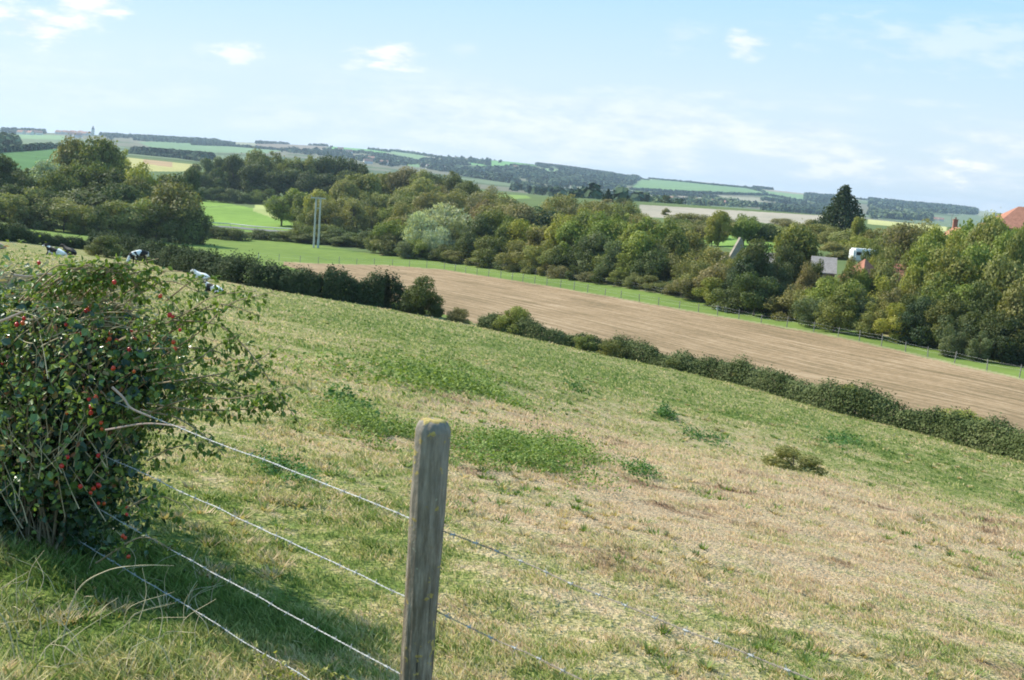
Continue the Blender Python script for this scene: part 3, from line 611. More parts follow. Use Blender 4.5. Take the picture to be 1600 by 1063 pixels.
tree_row('around the cottage and the ruin', 'trees around the cottage and the ruined gable', [
 (1085, 366, 50, 200, B, 'ol'), (1090, 385, 54, 178, Sp, 'ol'), (1118, 388, 50, 182, B, 'ol'), (1098, 410, 44, 166, B, 'ol'), (1070, 405, 44, 176, Sp, 'ol'), (1120, 412, 46, 163, B, 'br'), (1064, 438, 34, 172, B, 'bg'), (1085, 432, 40, 165, B, 'br'), (1112, 436, 46, 160, B, 'yg'),
 (1181, 378, 50, 160, Rn, 'dk'), (1160, 400, 54, 158, Rn, 'cf'), (1185, 420, 56, 150, Rn, 'dk'), (1150, 440, 50, 154, B, 'dk'), (1250, 354, 76, 172, Rn, 'md'), (1232, 385, 50, 166, Rn, 'dk'), (1215, 400, 40, 160, Rn, 'bg'), (1210, 435, 40, 150, B, 'cf'), (1250, 432, 40, 152, B, 'or'), (1268, 385, 34, 176, Rn, 'dk'),
 (1228, 455, 46, 147, B, 'ol'), (1262, 450, 44, 145, B, 'ol'), (1290, 434, 58, 143, B, 'gr'), (1270, 462, 40, 140, B, 'bg'), (1327, 437, 50, 141, B, 'gr'), (1310, 455, 56, 136, Rn, 'md'), (1352, 448, 44, 140, B, 'bg'), (1380, 430, 40, 140, Sp, 'yg'), (1366, 470, 44, 133, B, 'ol'), (1385, 462, 40, 133, Sp, 'ol'), (1406, 475, 44, 130, B, 'yg'), (1425, 462, 40, 131, B, 'dk'),
 (1323, 358, 50, 250, B, 'ol'), (1346, 336, 30, 245, Tl, 'yg'), (1376, 348, 44, 240, B, 'ol'), (1300, 355, 36, 260, B, 'ol'), (1345, 362, 50, 235, B, 'yg'), (1310, 378, 44, 225, B, 'ol'), (1376, 375, 44, 185, Rn, 'md'), (1410, 350, 66, 178, Sp, 'br'), (1415, 352, 60, 180, Rn, 'ol'), (1395, 385, 44, 168, Sp, 'ol'), (1348, 420, 26, 147, B, 'dk'), (1440, 345, 50, 200, B, 'ol'),
 (1150, 392, 34, 170, B, 'ol'), (1168, 385, 34, 168, Rn, 'md'), (1172, 398, 30, 164, B, 'ol'), (1140, 402, 30, 170, B, 'ol'), (1330, 402, 20, 160, B, 'ol'), (1368, 384, 34, 165, Rn, 'md'), (1344, 412, 18, 147, B, 'md'), (1385, 392, 40, 150, Rn, 'ol'), (1374, 415, 34, 146, B, 'dk'), (1405, 410, 44, 143, B, 'ol'), (1430, 392, 50, 150, Rn, 'md'), (1432, 430, 44, 138, B, 'ol'), (1400, 435, 40, 138, B, 'br'), (1340, 425, 30, 144, B, 'gr'), (1318, 432, 30, 146, B, 'ol'), (1296, 428, 30, 150, B, 'md'), (1268, 412, 34, 154, B, 'or'),
 (1460, 356, 44, 168, Rn, 'yg'), (1440, 366, 40, 160, Rn, 'gr'), (1366, 398, 30, 156, B, 'yg'), (1326, 415, 26, 146, B, 'md'), (1352, 425, 28, 146, B, 'gr'), (1276, 398, 30, 156, Rn, 'dk'), (1375, 405, 30, 150, Rn, 'ol'), (1372, 388, 24, 162, Rn, 'ol')])
tree_row('in the tall trees at the right edge', 'tall trees at the right edge', [
 (1535, 338, 50, 160, Rn, 'gr'), (1560, 341, 56, 158, Rn, 'yg'), (1590, 338, 60, 152, Rn, 'gr'), (1615, 342, 50, 148, Rn, 'gr'), (1515, 342, 44, 165, Rn, 'gr'), (1476, 362, 34, 160, Rn, 'md'), (1500, 360, 44, 155, Rn, 'yg'), (1520, 366, 50, 150, Rn, 'gr'), (1460, 388, 50, 146, Rn, 'gr'), (1560, 352, 50, 146, Rn, 'md'), (1572, 372, 50, 142, Rn, 'gr'), (1600, 358, 50, 140, Rn, 'md'), (1540, 440, 56, 126, Rn, 'dk'), (1500, 455, 50, 127, Rn, 'dk'), (1450, 445, 50, 133, Rn, 'dk'), (1430, 420, 40, 140, Rn, 'yg'),
 (1455, 370, 58, 148, Rn, 'gr'), (1448, 405, 56, 140, Rn, 'md'), (1480, 350, 54, 158, Rn, 'gr'), (1505, 338, 56, 160, Rn, 'gr'), (1530, 352, 56, 150, Rn, 'ol'), (1548, 347, 50, 152, Rn, 'gr'), (1585, 344, 66, 150, Rn, 'gr'), (1630, 335, 70, 150, Rn, 'gr'), (1490, 390, 74, 136, Rn, 'md'), (1528, 385, 60, 140, Rn, 'gr'),
 (1470, 425, 56, 132, Rn, 'md'), (1515, 430, 60, 128, Rn, 'gr'), (1565, 400, 60, 134, Rn, 'ol'), (1592, 388, 80, 126, Rn, 'ol'), (1600, 440, 80, 121, Rn, 'ol'), (1650, 400, 90, 122, Rn, 'md'), (1690, 370, 90, 130, Rn, 'md'),
 (1440, 468, 52, 128, B, 'cf'), (1478, 475, 54, 126, B, 'md'), (1512, 480, 56, 123, B, 'bg'), (1550, 478, 60, 121, B, 'dk'), (1590, 492, 60, 118, B, 'cf'), (1630, 490, 60, 117, B, 'dk'), (1700, 480, 80, 114, B, 'dk'), (1490, 505, 30, 120, B, 'bg'), (1535, 515, 34, 118, B, 'bg')])
big = tree_row('', None, [(1322, 290, 74, 300, Cf, 'cf')])[0]
big['label'] = 'large blackish green conifer with pointed top standing against the far hills'
# low weeds and scrub where the wood meets the grass strip
tree_row('of scrub along the wood foot', 'scrub along the foot of the wood', [
 (px, float(np.interp(px, [a for a, b in STRIP_PX], [b for a, b in STRIP_PX]))-random.uniform(16, 34)*(.75+(px-560)/1300), random.uniform(22, 40), float(np.interp((px-800)/F, tS, yS))+2.5, B, random.choice(['ol', 'bg', 'md', 'br', 'ol', 'dk']))
 for px in range(648, 1620, 23)])

def leaf_hedge(name, pts, hts, wd, dens, size, color, label, group=None, cat='hedge', seed=0):
    """clipped or overgrown hedge following world points; hts gives its height at each point"""
    pts = np.asarray(pts); seg = np.r_[0, np.cumsum(np.linalg.norm(np.diff(pts[:, :2], axis=0), axis=1))]; Ltot = seg[-1]
    n = int(Ltot*dens); s = rng.uniform(0, Ltot, n)
    cx = np.interp(s, seg, pts[:, 0]); cy = np.interp(s, seg, pts[:, 1]); h = np.interp(s, seg, hts)
    k = np.clip(np.searchsorted(seg, s)-1, 0, len(pts)-2); T = (pts[k+1]-pts[k])[:, :2]; T /= np.linalg.norm(T, axis=1)[:, None]; Nn = np.stack([-T[:, 1], T[:, 0]], 1)
    lum = .82+.6*(fbm(s/2.0, s*0, seed+5, 3)-.5)*1.6+.28*(vn(s/.6, s*0, seed+9)-.5)
    h = h*(lum+.06); wl = wd*(.85+.5*(vn(s/3, s*0+4, seed)-.5))
    th = rng.uniform(-.15, math.pi+.15, n); rad = rng.uniform(.6, 1.0, n)**.5*(1+.12*rng.normal(size=n))
    ca, sa = np.cos(th), np.sin(th); ca = np.sign(ca)*np.abs(ca)**.6; sa = np.sign(sa)*np.abs(sa)**.7
    lat = ca*rad*wl*.5; z = np.maximum(sa*rad, .03)*h
    low = rng.uniform(size=n) < .3; z[low] *= rng.uniform(.1, 1, low.sum())
    X = cx+Nn[:, 0]*lat; Y = cy+Nn[:, 1]*lat; Z = H(X, Y)+z
    N = np.stack([Nn[:, 0]*ca, Nn[:, 1]*ca, sa+.2], 1)+rng.normal(0, .6, (n, 3))
    clump = fbm(s/1.6, z/1.1, seed+3, 2)
    V, f, vv = quads_leaf(np.stack([X, Y, Z], 1), N, size*rng.uniform(.6, 1.4, n), .6, np.clip(.5+1.1*(clump-.5)+rng.normal(0, .17, n), 0, 1))
    o = mesh(name, V-np.array(pts[0]), f, HEDGE, attrs={'v': vv}); o.location = pts[0]; o.color = (*color, 1)
    tag(o, label, cat, group); return o
def hpts(base, back=.0):
    return [G(a, b, 30) + np.array([0, back, 0]) for a, b in base]
def hh(base, tops):   # heights from how tall each stretch stands in view
    return [(b-t)/F*G(a, b, 30)[1]*1.02 for (a, b), t in zip(base, tops)]
HG = 'hedges round the cow pasture'  # dark hedges below carry the shade of their near sides in leaf colour
b1 = [(-160, 362), (-60, 370), (0, 375), (60, 382), (100, 387), (128, 389)]
leaf_hedge('hedge', hpts(b1, 1.2), hh(b1, [328, 342, 350, 362, 366, 378]), 2.8, 1300, .22, (.060, .080, .028), 'dark trimmed hedge at far left, short of the gap behind the lying cows', HG, seed=1)
b2 = [(142, 393), (170, 398), (200, 403), (260, 417), (300, 428), (350, 439), (385, 446)]
leaf_hedge('hedge', hpts(b2, 1.2), hh(b2, [370, 364, 376, 387, 394, 402, 409]), 3.2, 1500, .22, (.050, .072, .025), 'dark hedge running behind the standing cow, right of the gap', HG, seed=2)
b3 = [(400, 449), (440, 456), (500, 466), (560, 475), (600, 482), (622, 484)]
leaf_hedge('hedge', hpts(b3, 1.4), hh(b3, [413, 414, 424, 428, 424, 440]), 3.6, 1900, .22, (.050, .072, .025), 'tall dark hedge end near the stubble field corner', HG, seed=3)
b4 = [(752, 512), (800, 522), (850, 534), (900, 544), (950, 553), (1000, 566), (1050, 577), (1100, 588), (1150, 600), (1200, 613), (1250, 628), (1300, 642), (1350, 655), (1400, 667), (1450, 680), (1500, 694), (1550, 708), (1600, 721), (1660, 738), (1800, 782)]
leaf_hedge('hedge', hpts(b4, .6), hh(b4, [494, 498, 508, 522, 529, 539, 548, 558, 568, 579, 590, 602, 614, 626, 639, 651, 664, 677, 692, 729]), 1.5, 1700, .14, (.105, .130, .045),
           'long clipped hedge along the near edge of the stubble field', HG, seed=4)
tree_row('growing out of the pasture hedge', 'bushes growing out of the pasture hedge', [
 (166, 370, 44, 133, B, 'dk'), (150, 378, 24, 134, B, 'ol'), (590, 423, 44, 112, B, 'dk'), (660, 432, 48, 106, B, 'dk'), (652, 446, 44, 107, B, 'dk'), (716, 474, 28, 104, B, 'br'), (682, 458, 24, 106, B, 'dk'), (805, 480, 46, 100, B, 'yg'), (770, 492, 30, 102, B, 'md'), (916, 519, 34, 93, B, 'md'), (962, 525, 44, 91, B, 'md'), (1160, 565, 40, 81, B, 'md'), (1070, 553, 40, 86, B, 'md'),
 (1330, 599, 44, 74, B, 'yg'), (1503, 638, 56, 69, B, 'yg'), (1365, 614, 36, 73, B, 'md')])
tree_row('under the poles beside the road', 'dark hedge bushes under the poles', [
 (342, 352, 40, 272, B, 'dk'), (365, 352, 40, 270, B, 'dk'), (408, 359, 34, 278, B, 'dk'), (430, 361, 30, 277, B, 'dk'), (450, 358, 34, 276, B, 'md'), (473, 347, 40, 276, B, 'md'), (505, 352, 44, 276, B, 'md'), (528, 358, 44, 273, B, 'dk'), (552, 358, 44, 270, B, 'dk'), (575, 362, 40, 266, B, 'dk'), (490, 365, 44, 273, B, 'dk'), (540, 368, 44, 268, B, 'dk'), (595, 372, 30, 262, B, 'md')])

# ------------------------------------------------------------------ the lone bush and weeds in the pasture
p = G(1242, 729); bushY = 28.5
ob = tree_row('', None, [(1242, 690, 78, bushY, B, 'ol')])[0]
ob['label'] = 'lone low olive bush standing in the hollow of the pasture'; ob.name = 'low_bush'
def weed_patch(px, py, rx, ry, n, size, hgt, col, label, rot=0.2):
    c = G(px, py); e = G(px+rx*math.cos(rot), py+rx*math.sin(rot)); e2 = G(px, py-ry)
    a = (e-c)[:2]; b = (e2-c)[:2]
    m = int(n*1.7); u = rng.normal(0, .45, m); v_ = rng.normal(0, .45, m)
    X = c[0]+a[0]*u+b[0]*v_; Y = c[1]+a[1]*u+b[1]*v_
    k = fbm(X/.5, Y/.5, 61, 3); keep = (k > .44+.10*np.clip(u*u+v_*v_, 0, 1.5)) & (u*u+v_*v_ < 1.4); X, Y, k = X[keep], Y[keep], k[keep]
    Z = H(X, Y)+hgt*rng.uniform(.05, 1, len(X))*np.clip((k-.42)*6, .1, 1.5)*(.5+1.1*vn(X/.22, Y/.22, 63))
    V, f, vv = quads_leaf(np.stack([X, Y, Z], 1), rng.normal(0, .5, (len(X), 3))+np.array([0, 0, 1.0]), size*rng.uniform(.6, 1.4, len(X)), .6)
    o = mesh('weed_patch', V-c, f, LEAF, attrs={'v': vv}); o.location = c; o.color = (*col, 1); tag(o, label, 'weeds', 'patches of leafy weeds in the pasture', 'stuff')
wg = (.175, .235, .05)
weed_patch(695, 602, 175, 20, 9000, .075, .26, wg, 'long green weed patch in the pasture above the fence post', .28)
weed_patch(760, 588, 110, 8, 1500, .075, .2, wg, 'thin strip of weeds just above the long green patch', .3)
weed_patch(815, 710, 170, 26, 15000, .036, .17, (.17, .235, .05), 'dense green weed patch just right of the fence post', .17)
weed_patch(585, 672, 120, 24, 6000, .036, .15, (.18, .24, .055), 'green weed patch just left of the fence post top', .3)
weed_patch(905, 608, 34, 12, 420, .10, .26, (.075, .15, .03), 'small dark weed clump high in the pasture', .2)
weed_patch(1038, 652, 24, 10, 420, .10, .26, (.07, .15, .035), 'small dark weed clump left of the lone bush', .2)
weed_patch(1100, 686, 48, 14, 600, .09, .2, (.085, .165, .045), 'pale leafy weed clump near the lone bush', .2)
weed_patch(1310, 690, 44, 10, 500, .10, .22, (.075, .16, .035), 'low weed clump behind the lone bush', .2)
weed_patch(1000, 740, 34, 14, 900, .038, .12, (.09, .18, .045), 'small weed clump beyond the tip of the dense patch', .2)
weed_patch(540, 632, 60, 12, 500, .07, .16, (.09, .17, .04), 'sparse weeds left of the long green patch', .2)
weed_patch(450, 742, 60, 16, 1200, .028, .09, (.09, .18, .045), 'sparse small weeds beside the upper wire', .2)

def tufts(n, label, seed, col, y0, y1, hs):
    g = np.random.default_rng(seed); Vs, Fs, As = [], [], []; k0 = 0
    Y = np.exp(g.uniform(math.log(y0), math.log(y1), n)); X = g.uniform(-.55, .55, n)*Y
    ok = near_side(X, Y*1.06) & (fbm(X/3, Y/3, 111, 2) > .47); X, Y = X[ok], Y[ok]
    m = 26; n = len(X); r = g.uniform(.03, .09, n)*(1+Y*.02)
    a = g.uniform(0, 6.283, (n, m)); q = g.uniform(0, 1, (n, m))*r[:, None]; bxx = X[:, None]+np.cos(a)*q; byy = Y[:, None]+np.sin(a)*q; bz = H(bxx.ravel(), byy.ravel()).reshape(n, m)
    h = hs*g.uniform(.5, 1.2, (n, m))*(1+Y[:, None]*.012); ln = h*g.uniform(.4, 1.8, (n, m)); wd = np.maximum(.004, Y[:, None]*.0009)
    t1 = a+1.57
    A = np.stack([bxx-np.cos(t1)*wd, byy-np.sin(t1)*wd, bz], -1); B_ = np.stack([bxx+np.cos(t1)*wd, byy+np.sin(t1)*wd, bz], -1); T = np.stack([bxx+np.cos(a)*ln, byy+np.sin(a)*ln, bz+h], -1)
    V = np.stack([A, B_, T], 2).reshape(-1, 3); f = np.arange(len(V)).reshape(-1, 3)
    o = mesh('grass_tussocks', V, f, LEAF, attrs={'v': np.repeat(np.repeat(g.uniform(.2, .8, n), m), 3)}); o.color = (*col, 1); tag(o, label, 'grass', kind='stuff')
tufts(1500, 'taller dark green tussocks dotted through the pasture', 31, (.17, .225, .055), 3.5, 80, .045)
tufts(1700, 'tussocks of dead brown and straw grass dotted through the pasture', 37, (.46, .35, .20), 3.5, 60, .045)

# ------------------------------------------------------------------ grass blades of the near pasture
def blades(name, n, y0, y1, tmax, hfun, seed, label, ybias=0):
    g = np.random.default_rng(seed)
    Y = np.exp(g.uniform(math.log(y0), math.log(y1), n)); t = g.uniform(-tmax, tmax, n); X = t*Y
    ok = near_side(X, Y*1.01); X, Y = X[ok], Y[ok]
    tuft = fbm(X/.35, Y/.35, 21, 3); pt = fbm(X/1.8, Y/1.8, 23, 2)
    fine = vn(X/.09, Y/.09, 25); keep = g.uniform(size=len(X)) < np.clip((tuft-.33)*3.6+.1+(fine-.5)*.8, .22, 1); X, Y, tuft, pt = X[keep], Y[keep], tuft[keep], pt[keep]
    n = len(X); Z = H(X, Y); h = hfun(X, Y)*g.uniform(.5, 1.25, n)*(.55+1.1*np.clip((tuft-.4)*2.2, 0, 1))*(.7+.8*np.clip(pt-.35, 0, 1))
    wd = np.maximum(.0032, Y*.00075)*g.uniform(.7, 1.4, n); th = g.uniform(0, 6.283, n)
    lean = g.uniform(.3, 1.5, n)*h; la = g.uniform(0, 6.283, n)*.6+.7
    bx_, by_ = np.cos(th)*wd, np.sin(th)*wd
    A = np.stack([X-bx_, Y-by_, Z-.005], 1); Bv = np.stack([X+bx_, Y+by_, Z-.005], 1)
    M1 = np.stack([X+np.cos(la)*lean*.3-bx_*.7, Y+np.sin(la)*lean*.3-by_*.7, Z+h*.6], 1); M2 = M1+np.stack([bx_*1.4, by_*1.4, 0*h], 1)
    Tp = np.stack([X+np.cos(la)*lean, Y+np.sin(la)*lean, Z+h], 1)
    V = np.stack([A, Bv, M2, Tp, M1], 1).reshape(-1, 3); f = np.arange(5*n).reshape(n, 5)
    d = np.repeat(dryness(X, Y), 5); v = np.repeat(g.uniform(0, 1, n), 5)
    o = mesh(name, V, f, BLADE, attrs={'dry': d, 'v': v}); tag(o, label, 'grass', kind='stuff')
BLADE = mat_blade()
blades('grass', 330000, 2.2, 14, .62, lambda X, Y: .040+.03*sstep(-.2, -.45, X/Y)*sstep(7, 5, Y), 5, 'short green and straw coloured grass of the near pasture')
blades('grass', 260000, 14, 105, .60, lambda X, Y: .045+.0010*Y, 6, 'short green and straw coloured grass farther down the pasture')

# ------------------------------------------------------------------ the near wire fence
def mat_post():
    m, t = newmat('lichened_post'); tcn = t.n.new('ShaderNodeTexCoord'); p = tcn.outputs['Object']
    mp = t.new('ShaderNodeMapping', {'Vector': p, 'Scale': (34, 34, 4.5)}).outputs[0]
    g1 = t.noise(mp, 1.5, 7, .7); g2 = t.noise(p, 9, 4); g3 = t.noise(p, 45, 4, .6)
    c = t.ramp(g1, [(.30, (.080, .058, .038)), (.45, (.17, .138, .100)), (.6, (.29, .245, .188)), (.75, (.47, .42, .345))])
    c = t.mix(t.ramp(g2, [(.45, (0, 0, 0)), (.68, (.5, .5, .5))]), c, (.13, .115, .09))
    c = t.mix(t.new('ShaderNodeMapRange', {0: t.math('ADD', t.new('ShaderNodeSeparateXYZ', {0: p}).outputs[2], t.math('MULTIPLY', g2, .25)), 1: -.45, 2: .05, 3: 0, 4: .30}).outputs[0], c, (.34, .31, .265))
    crack = t.noise(t.new('ShaderNodeMapping', {'Vector': p, 'Scale': (60, 60, 1.4)}).outputs[0], 1.2, 2)
    c = t.mix(t.ramp(crack, [(.28, (1, 1, 1)), (.36, (0, 0, 0))]), c, (.04, .035, .03))
    sp = t.new('ShaderNodeSeparateXYZ', {0: p}); z = sp.outputs[2]
    # yellow lichen: on the end grain and in spots down the upper part
    up = t.new('ShaderNodeMapRange', {0: z, 1: -.40, 2: -.02, 3: 0, 4: 1.5}).outputs[0]
    cap = t.new('ShaderNodeMapRange', {0: z, 1: -.010, 2: -.002, 3: 0, 4: .17}).outputs[0]
    ln = t.noise(p, 30, 4, .6)
    k = t.math('ADD', t.math('ADD', ln, t.math('MULTIPLY', up, .035)), cap)
    c = t.mix(t.ramp(t.math('ADD', k, t.math('MULTIPLY', t.math('SUBTRACT', t.noise(p, 9, 2), .5), .30)), [(.63, (0, 0, 0)), (.67, (.9, .9, .9))]), c, t.ramp(g3, [(.35, (.28, .20, .06)), (.65, (.52, .40, .12))]))
    ln2 = t.noise(p, 17, 4, .6); c = t.mix(t.ramp(ln2, [(.68, (0, 0, 0)), (.72, (.85, .85, .85))]), c, (.42, .46, .34))
    b = t.new('ShaderNodeBsdfPrincipled', {'Base Color': c, 'Roughness': .85, 'Specular IOR Level': .2})
    hgt = t.math('ADD', t.math('MULTIPLY', g1, 1), t.math('ADD', t.math('MULTIPLY', k, 1.0), t.math('MULTIPLY', g3, .3)))
    bn = t.new('ShaderNodeBump', {'Height': hgt, 'Strength': .8, 'Distance': .006}); t.l.new(bn.outputs[0], b.inputs['Normal'])
    out(t, b.outputs[0]); return m
top = P(677, 655, 3.70); postX, postY, postZ = top
gz = float(H(postX, postY))
fence = empty('wire_fence', (postX, postY, gz)); tag(fence, 'near barbed wire fence on a round weathered post with yellow lichen', 'fence')
K = 48; zs = np.concatenate([[0, 0, -.004, -.011, -.022, -.037], np.linspace(-.045, gz-postZ-.3, 70)]); rs = np.concatenate([[0.0001, .024, .037, .0462, .0525, .0570], np.full(70, .0570)])
th = np.arange(K)*2*math.pi/K; PV = []
for q, (z, r) in enumerate(zip(zs, rs)):
    rr = r*(1+.035*np.sin(th+.5)+.02*np.sin(2*th+z*2)+.012*np.sin(5*th+1+z*3)) + (.0016*np.sin(11*th+z*5)+.0014*(vn(th*6, th*0+z*18, 8)-.5)*2)*(r > .03)
    rr = rr*(1+.05*np.exp(-((z+.10)/.1)**2)*0 - .02*np.sin(z*6))
    zz = z+(.004*(vn(np.cos(th)*r*70+3, np.sin(th)*r*70, 4)-.5) if q < 3 else 0)
    PV.append(np.column_stack([rr*np.cos(th), rr*np.sin(th), np.full(K, 0.0)+zz]))
PV = np.concatenate(PV); i = np.arange(len(zs)-1)[:, None]*K+np.arange(K)[None, :]; i2 = np.arange(len(zs)-1)[:, None]*K+(np.arange(K)[None, :]+1) % K
post = mesh('post', PV, np.stack([i, i+K, i2+K, i2], -1).reshape(-1, 4), mat_post(), fence, smooth=True); post.location = (0, 0, postZ-gz)
GALV = plain('galvanised_wire', (.42, .41, .39), .6, .4, 30, spec=.3)
RUST = plain('rusty_wire', (.27, .22, .18), .7, .4, 40)
for wi, (zc, side) in enumerate([(-1.158, 0), (-1.435, 0), (-1.72, 0), (-1.945, 0)]):
    mb = MB(); c0 = 3.41+.10
    for (xa, xb, gl) in [(-5.5, postX, 0), (postX, 2.6, 0)]:
        n = 520; X = np.linspace(xa, xb, n); u = np.linspace(0, 1, n)
        sag = -.045*np.sin(math.pi*u) if xa < -3 else -.01*np.sin(math.pi*u)
        kink = .006*(fbm(X*4.2, X*0+wi, 51, 3)-.5)*2
        base_ = np.stack([X, c0-X+kink*.7, zc+sag*.4+kink+.0*X+(.006*X if wi < 3 else 0)], 1)
        Ld = np.linalg.norm(base_[-1]-base_[0]); ph = np.linspace(0, Ld/.045*2*math.pi, n)
        for sgn in (0, math.pi):
            off = np.stack([.0018*np.cos(ph+sgn)*.7, .0018*np.cos(ph+sgn)*.7, .0018*np.sin(ph+sgn)], 1)
            v, f = tube_arr(base_+off, .00145 if xa < -3 else .0012, 4); mb.add(v, f, 0 if xa < -3 else 1)
        for k in range(int(Ld/.105)):
            q = base_[min(n-2, int((k+.3)/(Ld/.105)*n))]
            a = rng.normal(size=3); a -= a.dot([.7, -.7, 0])*np.array([.7, -.7, 0])*.6; a /= np.linalg.norm(a)
            mb.tube([q-a*.014, q+a*.014], [.0008, .0016], 4); 
            bq = q+np.array([.004, -.004, 0]); a2 = np.cross(a, [.7, -.7, 0]); mb.tube([bq-a2*.012, bq+a2*.013], [.0016, .0007], 4)
            mb.tube([q-np.array([.006, -.006, 0]), q+np.array([.006, -.006, 0])], .0034, 5)
    o = mb.build('barbed_wire', [GALV, RUST], fence); o.location = (-postX, -postY, -gz)
    # staple
mb = MB()
for zc in (-1.158, -1.435, -1.72, -1.945):
    for s in (-.012, .012):
        mb.tube([(postX+.035+s, postY+.035, zc), (postX+.052+s, postY+.052, zc)], .0016, 5)
    mb.tube([(postX+.04, postY+.066, zc), (postX+.066, postY+.04, zc)], .0016, 5)
o = mb.build('staple', RUST, fence); o.location = (-postX, -postY, -gz)

# ------------------------------------------------------------------ the near rose and ivy hedge
BL = np.array([(-2.02, 5.75, -1.17, .38, .36, .40), (-2.10, 5.85, -1.02, .36, .4, .28), (-2.60, 6.1, -1.18, .66, .55, .46), (-2.35, 5.95, -1.62, .48, .42, .45), (-3.4, 6.8, -1.32, .85, .7, .62),
               (-4.6, 7.9, -1.6, 1.1, .9, .80), (-3.0, 6.5, -1.7, .8, .55, .6), (-5.6, 9.0, -1.8, 1.1, 1., .80), (-3.9, 7.5, -2.0, 1., .7, .5), (-2.0, 5.65, -1.45, .32, .34, .34), (-1.72, 5.55, -1.14, .24, .26, .20), (-2.9, 5.95, -1.05, .34, .3, .26)])
BL[:, 0] -= .05+.16*np.clip((-BL[:, 2]-1.0)/.6, 0, 1)
lowB = np.array([(-2.45, 5.8, -1.80, .42, .38, .36), (-2.95, 6.1, -1.85, .6, .45, .36), (-2.08, 5.68, -1.74, .27, .30, .33)])
rose = empty('rose_hedge', (-2.4, 6.0, float(H(-2.4, 6.0)))); RO = np.array(rose.location)
tag(rose, 'tangled ivy and wild rose hedge with red hips beside the near fence', 'hedge')
def inside(Pt, grow=1.0):
    d = (Pt[:, None, :]-BL[None, :, :3])/(BL[None, :, 3:]*grow); return (d*d).sum(-1).min(1)
def leaf3(C, T, N, L, Wd, v):
    """pointed oval leaves folded on the midrib: 6 points, two quads"""
    T = T/np.linalg.norm(T, axis=1)[:, None]; Bn = np.cross(N, T); Bn /= np.linalg.norm(Bn, axis=1)[:, None]+1e-9; N = np.cross(T, Bn)
    L = L[:, None]; Wd = Wd[:, None]
    c = rng.uniform(.02, .16, (len(C), 1))
    a = C; m1 = C+T*L*.33-N*L*.04; m2 = C+T*L*.70-N*L*.06; tip = C+T*L-N*L*c
    l1 = C+T*L*.36+Bn*Wd*.5+N*Wd*.16; l2 = C+T*L*.72+Bn*Wd*.34+N*Wd*.06; q1 = C+T*L*.36-Bn*Wd*.5+N*Wd*.16; q2 = C+T*L*.72-Bn*Wd*.34+N*Wd*.06
    V = np.stack([a, l1, l2, tip, q2, q1, m1, m2], 1).reshape(-1, 3); n = len(C); b = np.arange(n)[:, None]*8
    f = np.concatenate([b+np.array([[0, 6, 1, 1]])*1, ], 1)
    f4 = np.concatenate([b+np.array([6, 7, 2, 1]), b+np.array([6, 5, 4, 7])]); f3 = np.concatenate([b+np.array([0, 6, 1]), b+np.array([0, 5, 6]), b+np.array([7, 3, 2]), b+np.array([7, 4, 3])])
    return V, [f3, f4], np.repeat(v, 8)
def surf_points(n, blobs, lo=.75, hi=1.1):
    wt = (blobs[:, 3]*blobs[:, 5]); wt = wt/wt.sum(); idx = rng.choice(len(blobs), n*2, p=wt); d = sph(n*2); r = rng.uniform(lo, hi, n*2)
    C = blobs[idx, :3]+d*blobs[idx, 3:]*r[:, None]
    nn = d/blobs[idx, 3:]; nn /= np.linalg.norm(nn, axis=1)[:, None]
    ins = inside(C, lo*.97) > 1; ok = ins & (C[:, 2] > H(C[:, 0], C[:, 1])+.01)
    C, nn = C[ok][:n], nn[ok][:n]
    # lumpy outline
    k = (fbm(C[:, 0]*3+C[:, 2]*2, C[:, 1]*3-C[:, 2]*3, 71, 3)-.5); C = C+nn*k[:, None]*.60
    return C, nn, k
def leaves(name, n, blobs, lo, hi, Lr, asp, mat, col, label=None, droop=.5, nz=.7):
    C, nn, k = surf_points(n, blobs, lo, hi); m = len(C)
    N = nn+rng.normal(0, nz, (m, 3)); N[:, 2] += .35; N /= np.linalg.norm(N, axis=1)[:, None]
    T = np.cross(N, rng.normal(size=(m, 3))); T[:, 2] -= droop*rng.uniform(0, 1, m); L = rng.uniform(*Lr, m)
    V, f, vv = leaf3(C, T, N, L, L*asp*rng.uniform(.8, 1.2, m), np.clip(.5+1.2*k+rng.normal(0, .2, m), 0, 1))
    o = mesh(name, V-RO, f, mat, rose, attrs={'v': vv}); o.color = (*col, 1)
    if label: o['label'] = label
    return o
leftB = BL[[2, 3, 4, 5, 6, 7, 8]]; rightB = BL[[0, 1, 9, 2, 10, 10]]
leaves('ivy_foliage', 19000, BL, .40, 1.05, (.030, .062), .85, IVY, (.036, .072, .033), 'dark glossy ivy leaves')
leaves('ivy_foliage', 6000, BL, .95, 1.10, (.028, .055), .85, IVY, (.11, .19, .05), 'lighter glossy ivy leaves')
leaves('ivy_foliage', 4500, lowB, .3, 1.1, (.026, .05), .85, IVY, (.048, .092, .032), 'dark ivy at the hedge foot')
leaves('rose_foliage', 7000, rightB, .70, 1.5, (.018, .036), .6, ROSE, (.15, .21, .045), 'small yellow green rose leaves')
leaves('rose_foliage', 2200, BL, .9, 1.2, (.02, .04), .6, ROSE, (.24, .25, .07), 'yellowing rose leaves')
leaves('dry_foliage', 2200, BL, .85, 1.15, (.02, .04), .6, ROSE, (.26, .12, .06), 'scattered reddish brown leaves')
leaves('dry_foliage', 1100, BL, .8, 1.1, (.025, .045), .6, ROSE, (.30, .22, .09), 'scattered dry straw coloured leaves')
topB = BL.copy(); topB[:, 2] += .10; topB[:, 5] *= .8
leaves('rose_foliage', 3600, topB, .95, 1.2, (.018, .034), .6, ROSE, (.16, .19, .045), 'pale leaves on the hedge top')
